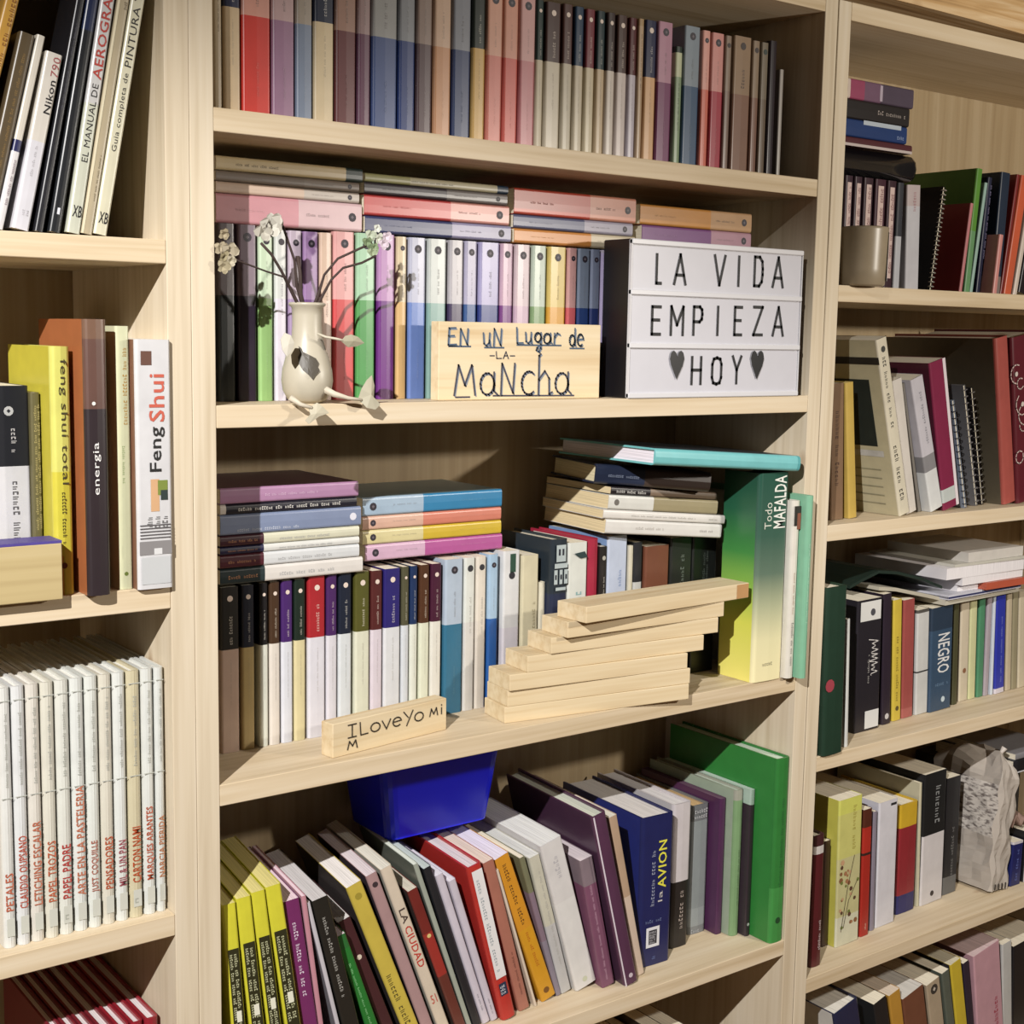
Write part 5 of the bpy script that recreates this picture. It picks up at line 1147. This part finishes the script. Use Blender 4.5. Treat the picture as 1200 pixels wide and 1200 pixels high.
# newspaper-wrapped bundle
bp = on_y(1128, 1068, .03); bq = on_y(1172, 1068, .03); wB = .06; hB = on_y(1150, 872, .03).z - zR3
bl_ = on_y(1128, 1068, .068); hB = .197
bun = thing('wrapped_bundle', 'lumpy pale bundle wrapped in newspaper and clear plastic, fourth right shelf', 'bundle', (bl_.x + .006, .03, zR3 + .0048), (0, math.radians(4), math.radians(-3)))
def newsprint():
    m = bpy.data.materials.new('newsprint'); m.use_nodes = True; nt = m.node_tree; b = nt.nodes['Principled BSDF']; b.inputs['Roughness'].default_value = .6
    tc = nt.nodes.new('ShaderNodeTexCoord'); mp = nt.nodes.new('ShaderNodeMapping'); mp.inputs['Scale'].default_value = (90, 90, 260)
    n = nt.nodes.new('ShaderNodeTexNoise'); n.inputs['Scale'].default_value = 1; n.inputs['Detail'].default_value = 2
    r = nt.nodes.new('ShaderNodeValToRGB'); e = r.color_ramp.elements; e[0].position = .36; e[0].color = lin('#6a625e'); e[1].position = .52; e[1].color = lin('#bdb6ae')
    for a, d in ((tc.outputs['Object'], mp.inputs[0]), (mp.outputs[0], n.inputs['Vector']), (n.outputs['Fac'], r.inputs[0]), (r.outputs[0], b.inputs['Base Color'])): nt.links.new(a, d)
    return m
NP = newsprint(); R = random.Random(31); V = []; F = []; mi = []; nz = 22
WX, WY = .046, .125
per = [(0, WY)] + [(0, WY * (1 - k/7)) for k in range(1, 7)] + [(.002, .004), (.007, 0)] + [(.007 + (WX - .014) * k/5, -.002 * math.sin(k * 1.3)) for k in range(1, 5)] + [(WX - .007, 0), (WX - .001, .006)] + [(WX, WY * k/4) for k in range(1, 5)]
nr = len(per); off = [(R.uniform(-.0016, .0016), R.uniform(-.002, .002), R.uniform(0, 6)) for _ in per]
for k in range(nz + 1):
    t = k / nz; cl_ = 1 - .62 * max(0, (t - .84) / .16) ** 2.2
    for i, (x, y) in enumerate(per):
        wv = .0016 * math.sin(t * 23 + off[i][2]) + .0012 * math.sin(t * 9 + i)
        zz2 = hB * t + (.010 * math.sin(i * .9) * max(0, t - .8) / .2)
        V.append((WX*.55 + (x - WX*.55) * cl_ + off[i][0] + wv, .05 + (y - .05) * (.35 + .65 * cl_) + off[i][1] - wv, zz2))
for k in range(nz):
    for i in range(nr):
        j = (i + 1) % nr; F.append((k*nr+i, k*nr+j, (k+1)*nr+j, (k+1)*nr+i)); mi.append(1 if (2 <= i <= 6 and 9 <= k <= 17) else 0)
V += [(WX*.55, .05, hB + .004), (WX*.5, .06, 0)]
F += [(nz*nr+i, nz*nr+(i+1) % nr, len(V)-2) for i in range(nr)] + [((i+1) % nr, i, len(V)-1) for i in range(nr)]; mi += [0] * (2 * nr)
mesh('wrapping', V, F, [M('#bdb2a6', .5, .12), NP], mi, bun)
tube('gathered_tip', [(.030, .03, hB - .004), (.031, .026, hB + .006), (.034, .024, hB + .013)], [.007, .003, .005], M('#d0c6bc', .5), bun)
for k in range(4): box('printed_bar', .008 + .008*k, .0105 + .008*k, -.0036, -.0030, hB*.015, hB*.06, M('#3a3432', .6), bun)
# crumpled cloth over the blue book and black magazines behind it
cl = on_y(1185, 985, .035)
clo = thing('cloth', 'crumpled pinkish-brown cloth stuffed above the blue book at the right frame edge', 'cloth', (cl.x - .002, .036, cl.z + .014))
R = random.Random(9); V = []; F = []; n = 9
for i in range(n + 1):
    for j in range(n + 1): V.append((.004 + .045*i/n, .05*j/n, .030 * math.sin(math.pi*i/n*.9 + .3) * (.6 + .4*math.sin(3*j/n + i)) + R.uniform(-.002, .002)))
for i in range(n):
    for j in range(n): a_ = i*(n+1)+j; F.append((a_, a_+n+1, a_+n+2, a_+1))
m_ = mesh('fabric', V, F, M('#a88474', .8, .2), None, clo, True)
md = m_.modifiers.new('thickness', 'SOLIDIFY'); md.thickness = .0025
flat_stack('', [dict(s='black', lab='black magazine lying high beside the wrapped bundle, fourth right shelf', l=1190, r=1240, ty=862, by=884, w=.02, top='L', b=[(0, '#1c1c20'), (.9, '#26262a')], deco=[lambda r, w, h: patch(r, '#d8d8dc', 0, w*.1, 0, h)]),
                dict(s='grey', lab='grey glossy magazine topmost beside the wrapped bundle, fourth right shelf', l=1193, r=1240, ty=850, by=862, w=.010, top='L', b='#8c8c90')], .055, zR3 + hB*.83, 'magazine', 'magazines on the fourth right shelf', d=.14)
sup = thing('box_file', 'black box file behind the blue book at the right frame edge', 'box', (1.302, .095, zR3))
V, F = box_vf(0, .1, 0, .125, 0, hB*.83 - .0004, .001); mesh('case', V, F, M('#1c1c20', .4), None, sup)
# ---------------------------------------------------------------- right bookcase, lowest bay in view
r5 = [
 dict(s='dark navy', tl=(978, 1190), tr=(1008, 1184), bl=(992, 1290), b='#20284c', side='#e0dcd4', Y=.03, d=.18, hard=True, pages='#dcd8cc'),
 dict(s='black', tl=(1024, 1178), tr=(1040, 1174), bl=(1040, 1290), b='#1c1e22', Y=.04, d=.16),
 dict(s='amber', tl=(1042, 1168), tr=(1056, 1164), bl=(1056, 1290), b='#cc9430', Y=.045, d=.14, pages='#d8c8b4'),
 dict(s='brown white-topped', tl=(1058, 1172), tr=(1084, 1168), bl=(1072, 1290), b='#7c4a34', Y=.045, d=.13, pages='#d0ccc4'),
 dict(s='beige ring-printed', tl=(1086, 1156), tr=(1102, 1150), bl=(1100, 1290), b='#b8a488', Y=.05, d=.14, deco=[D_dot('#3a3430', .93, .4, '#c8bcac', .5, .008)]),
 dict(s='grey-green', tl=(1104, 1142), tr=(1113, 1138), bl=(1120, 1290), b='#5c6458', Y=.05, d=.15),
 dict(s='clear yellow', tl=(1114, 1132), tr=(1127, 1128), bl=(1130, 1290), b='#d8bc28', Y=.05, d=.16, pages='#cfc8b0', side='#3a3438'),
 dict(s='purplish', tl=(1129, 1130), tr=(1139, 1127), bl=(1143, 1290), b='#2e2638', Y=.052, d=.16),
 dict(s='wide pink', tl=(1141, 1122), tr=(1172, 1116), bl=(1150, 1290), b='#cf9ca8', Y=.05, d=.15, deco=[D_scr('#b02c44', .1, .6, 'up', .6, .8)], pages='#d0b8b8'),
 dict(s='tall pale', tl=(1175, 1108), tr=(1186, 1106), bl=(1176, 1290), b='#c8c8c4', Y=.055, d=.15),
 dict(s='wide black', tl=(1188, 1110), tr=(1225, 1106), bl=(1186, 1290), b='#1a1a1e', Y=.055, d=.15),
]
finish(r5, 'lowest right shelf', ('side panel', 'the frame edge'))
lean_row('', r5, .05, zR4, ('', ''), 'book', 'books at the bottom right below the fourth shelf', d=.15, left=.8064)
# books in the bay under the bottom row of the middle bookcase
low = [I('dark-brown', 0, 0), I('umber', 0, 0), I('grey-brown', 0, 0)]
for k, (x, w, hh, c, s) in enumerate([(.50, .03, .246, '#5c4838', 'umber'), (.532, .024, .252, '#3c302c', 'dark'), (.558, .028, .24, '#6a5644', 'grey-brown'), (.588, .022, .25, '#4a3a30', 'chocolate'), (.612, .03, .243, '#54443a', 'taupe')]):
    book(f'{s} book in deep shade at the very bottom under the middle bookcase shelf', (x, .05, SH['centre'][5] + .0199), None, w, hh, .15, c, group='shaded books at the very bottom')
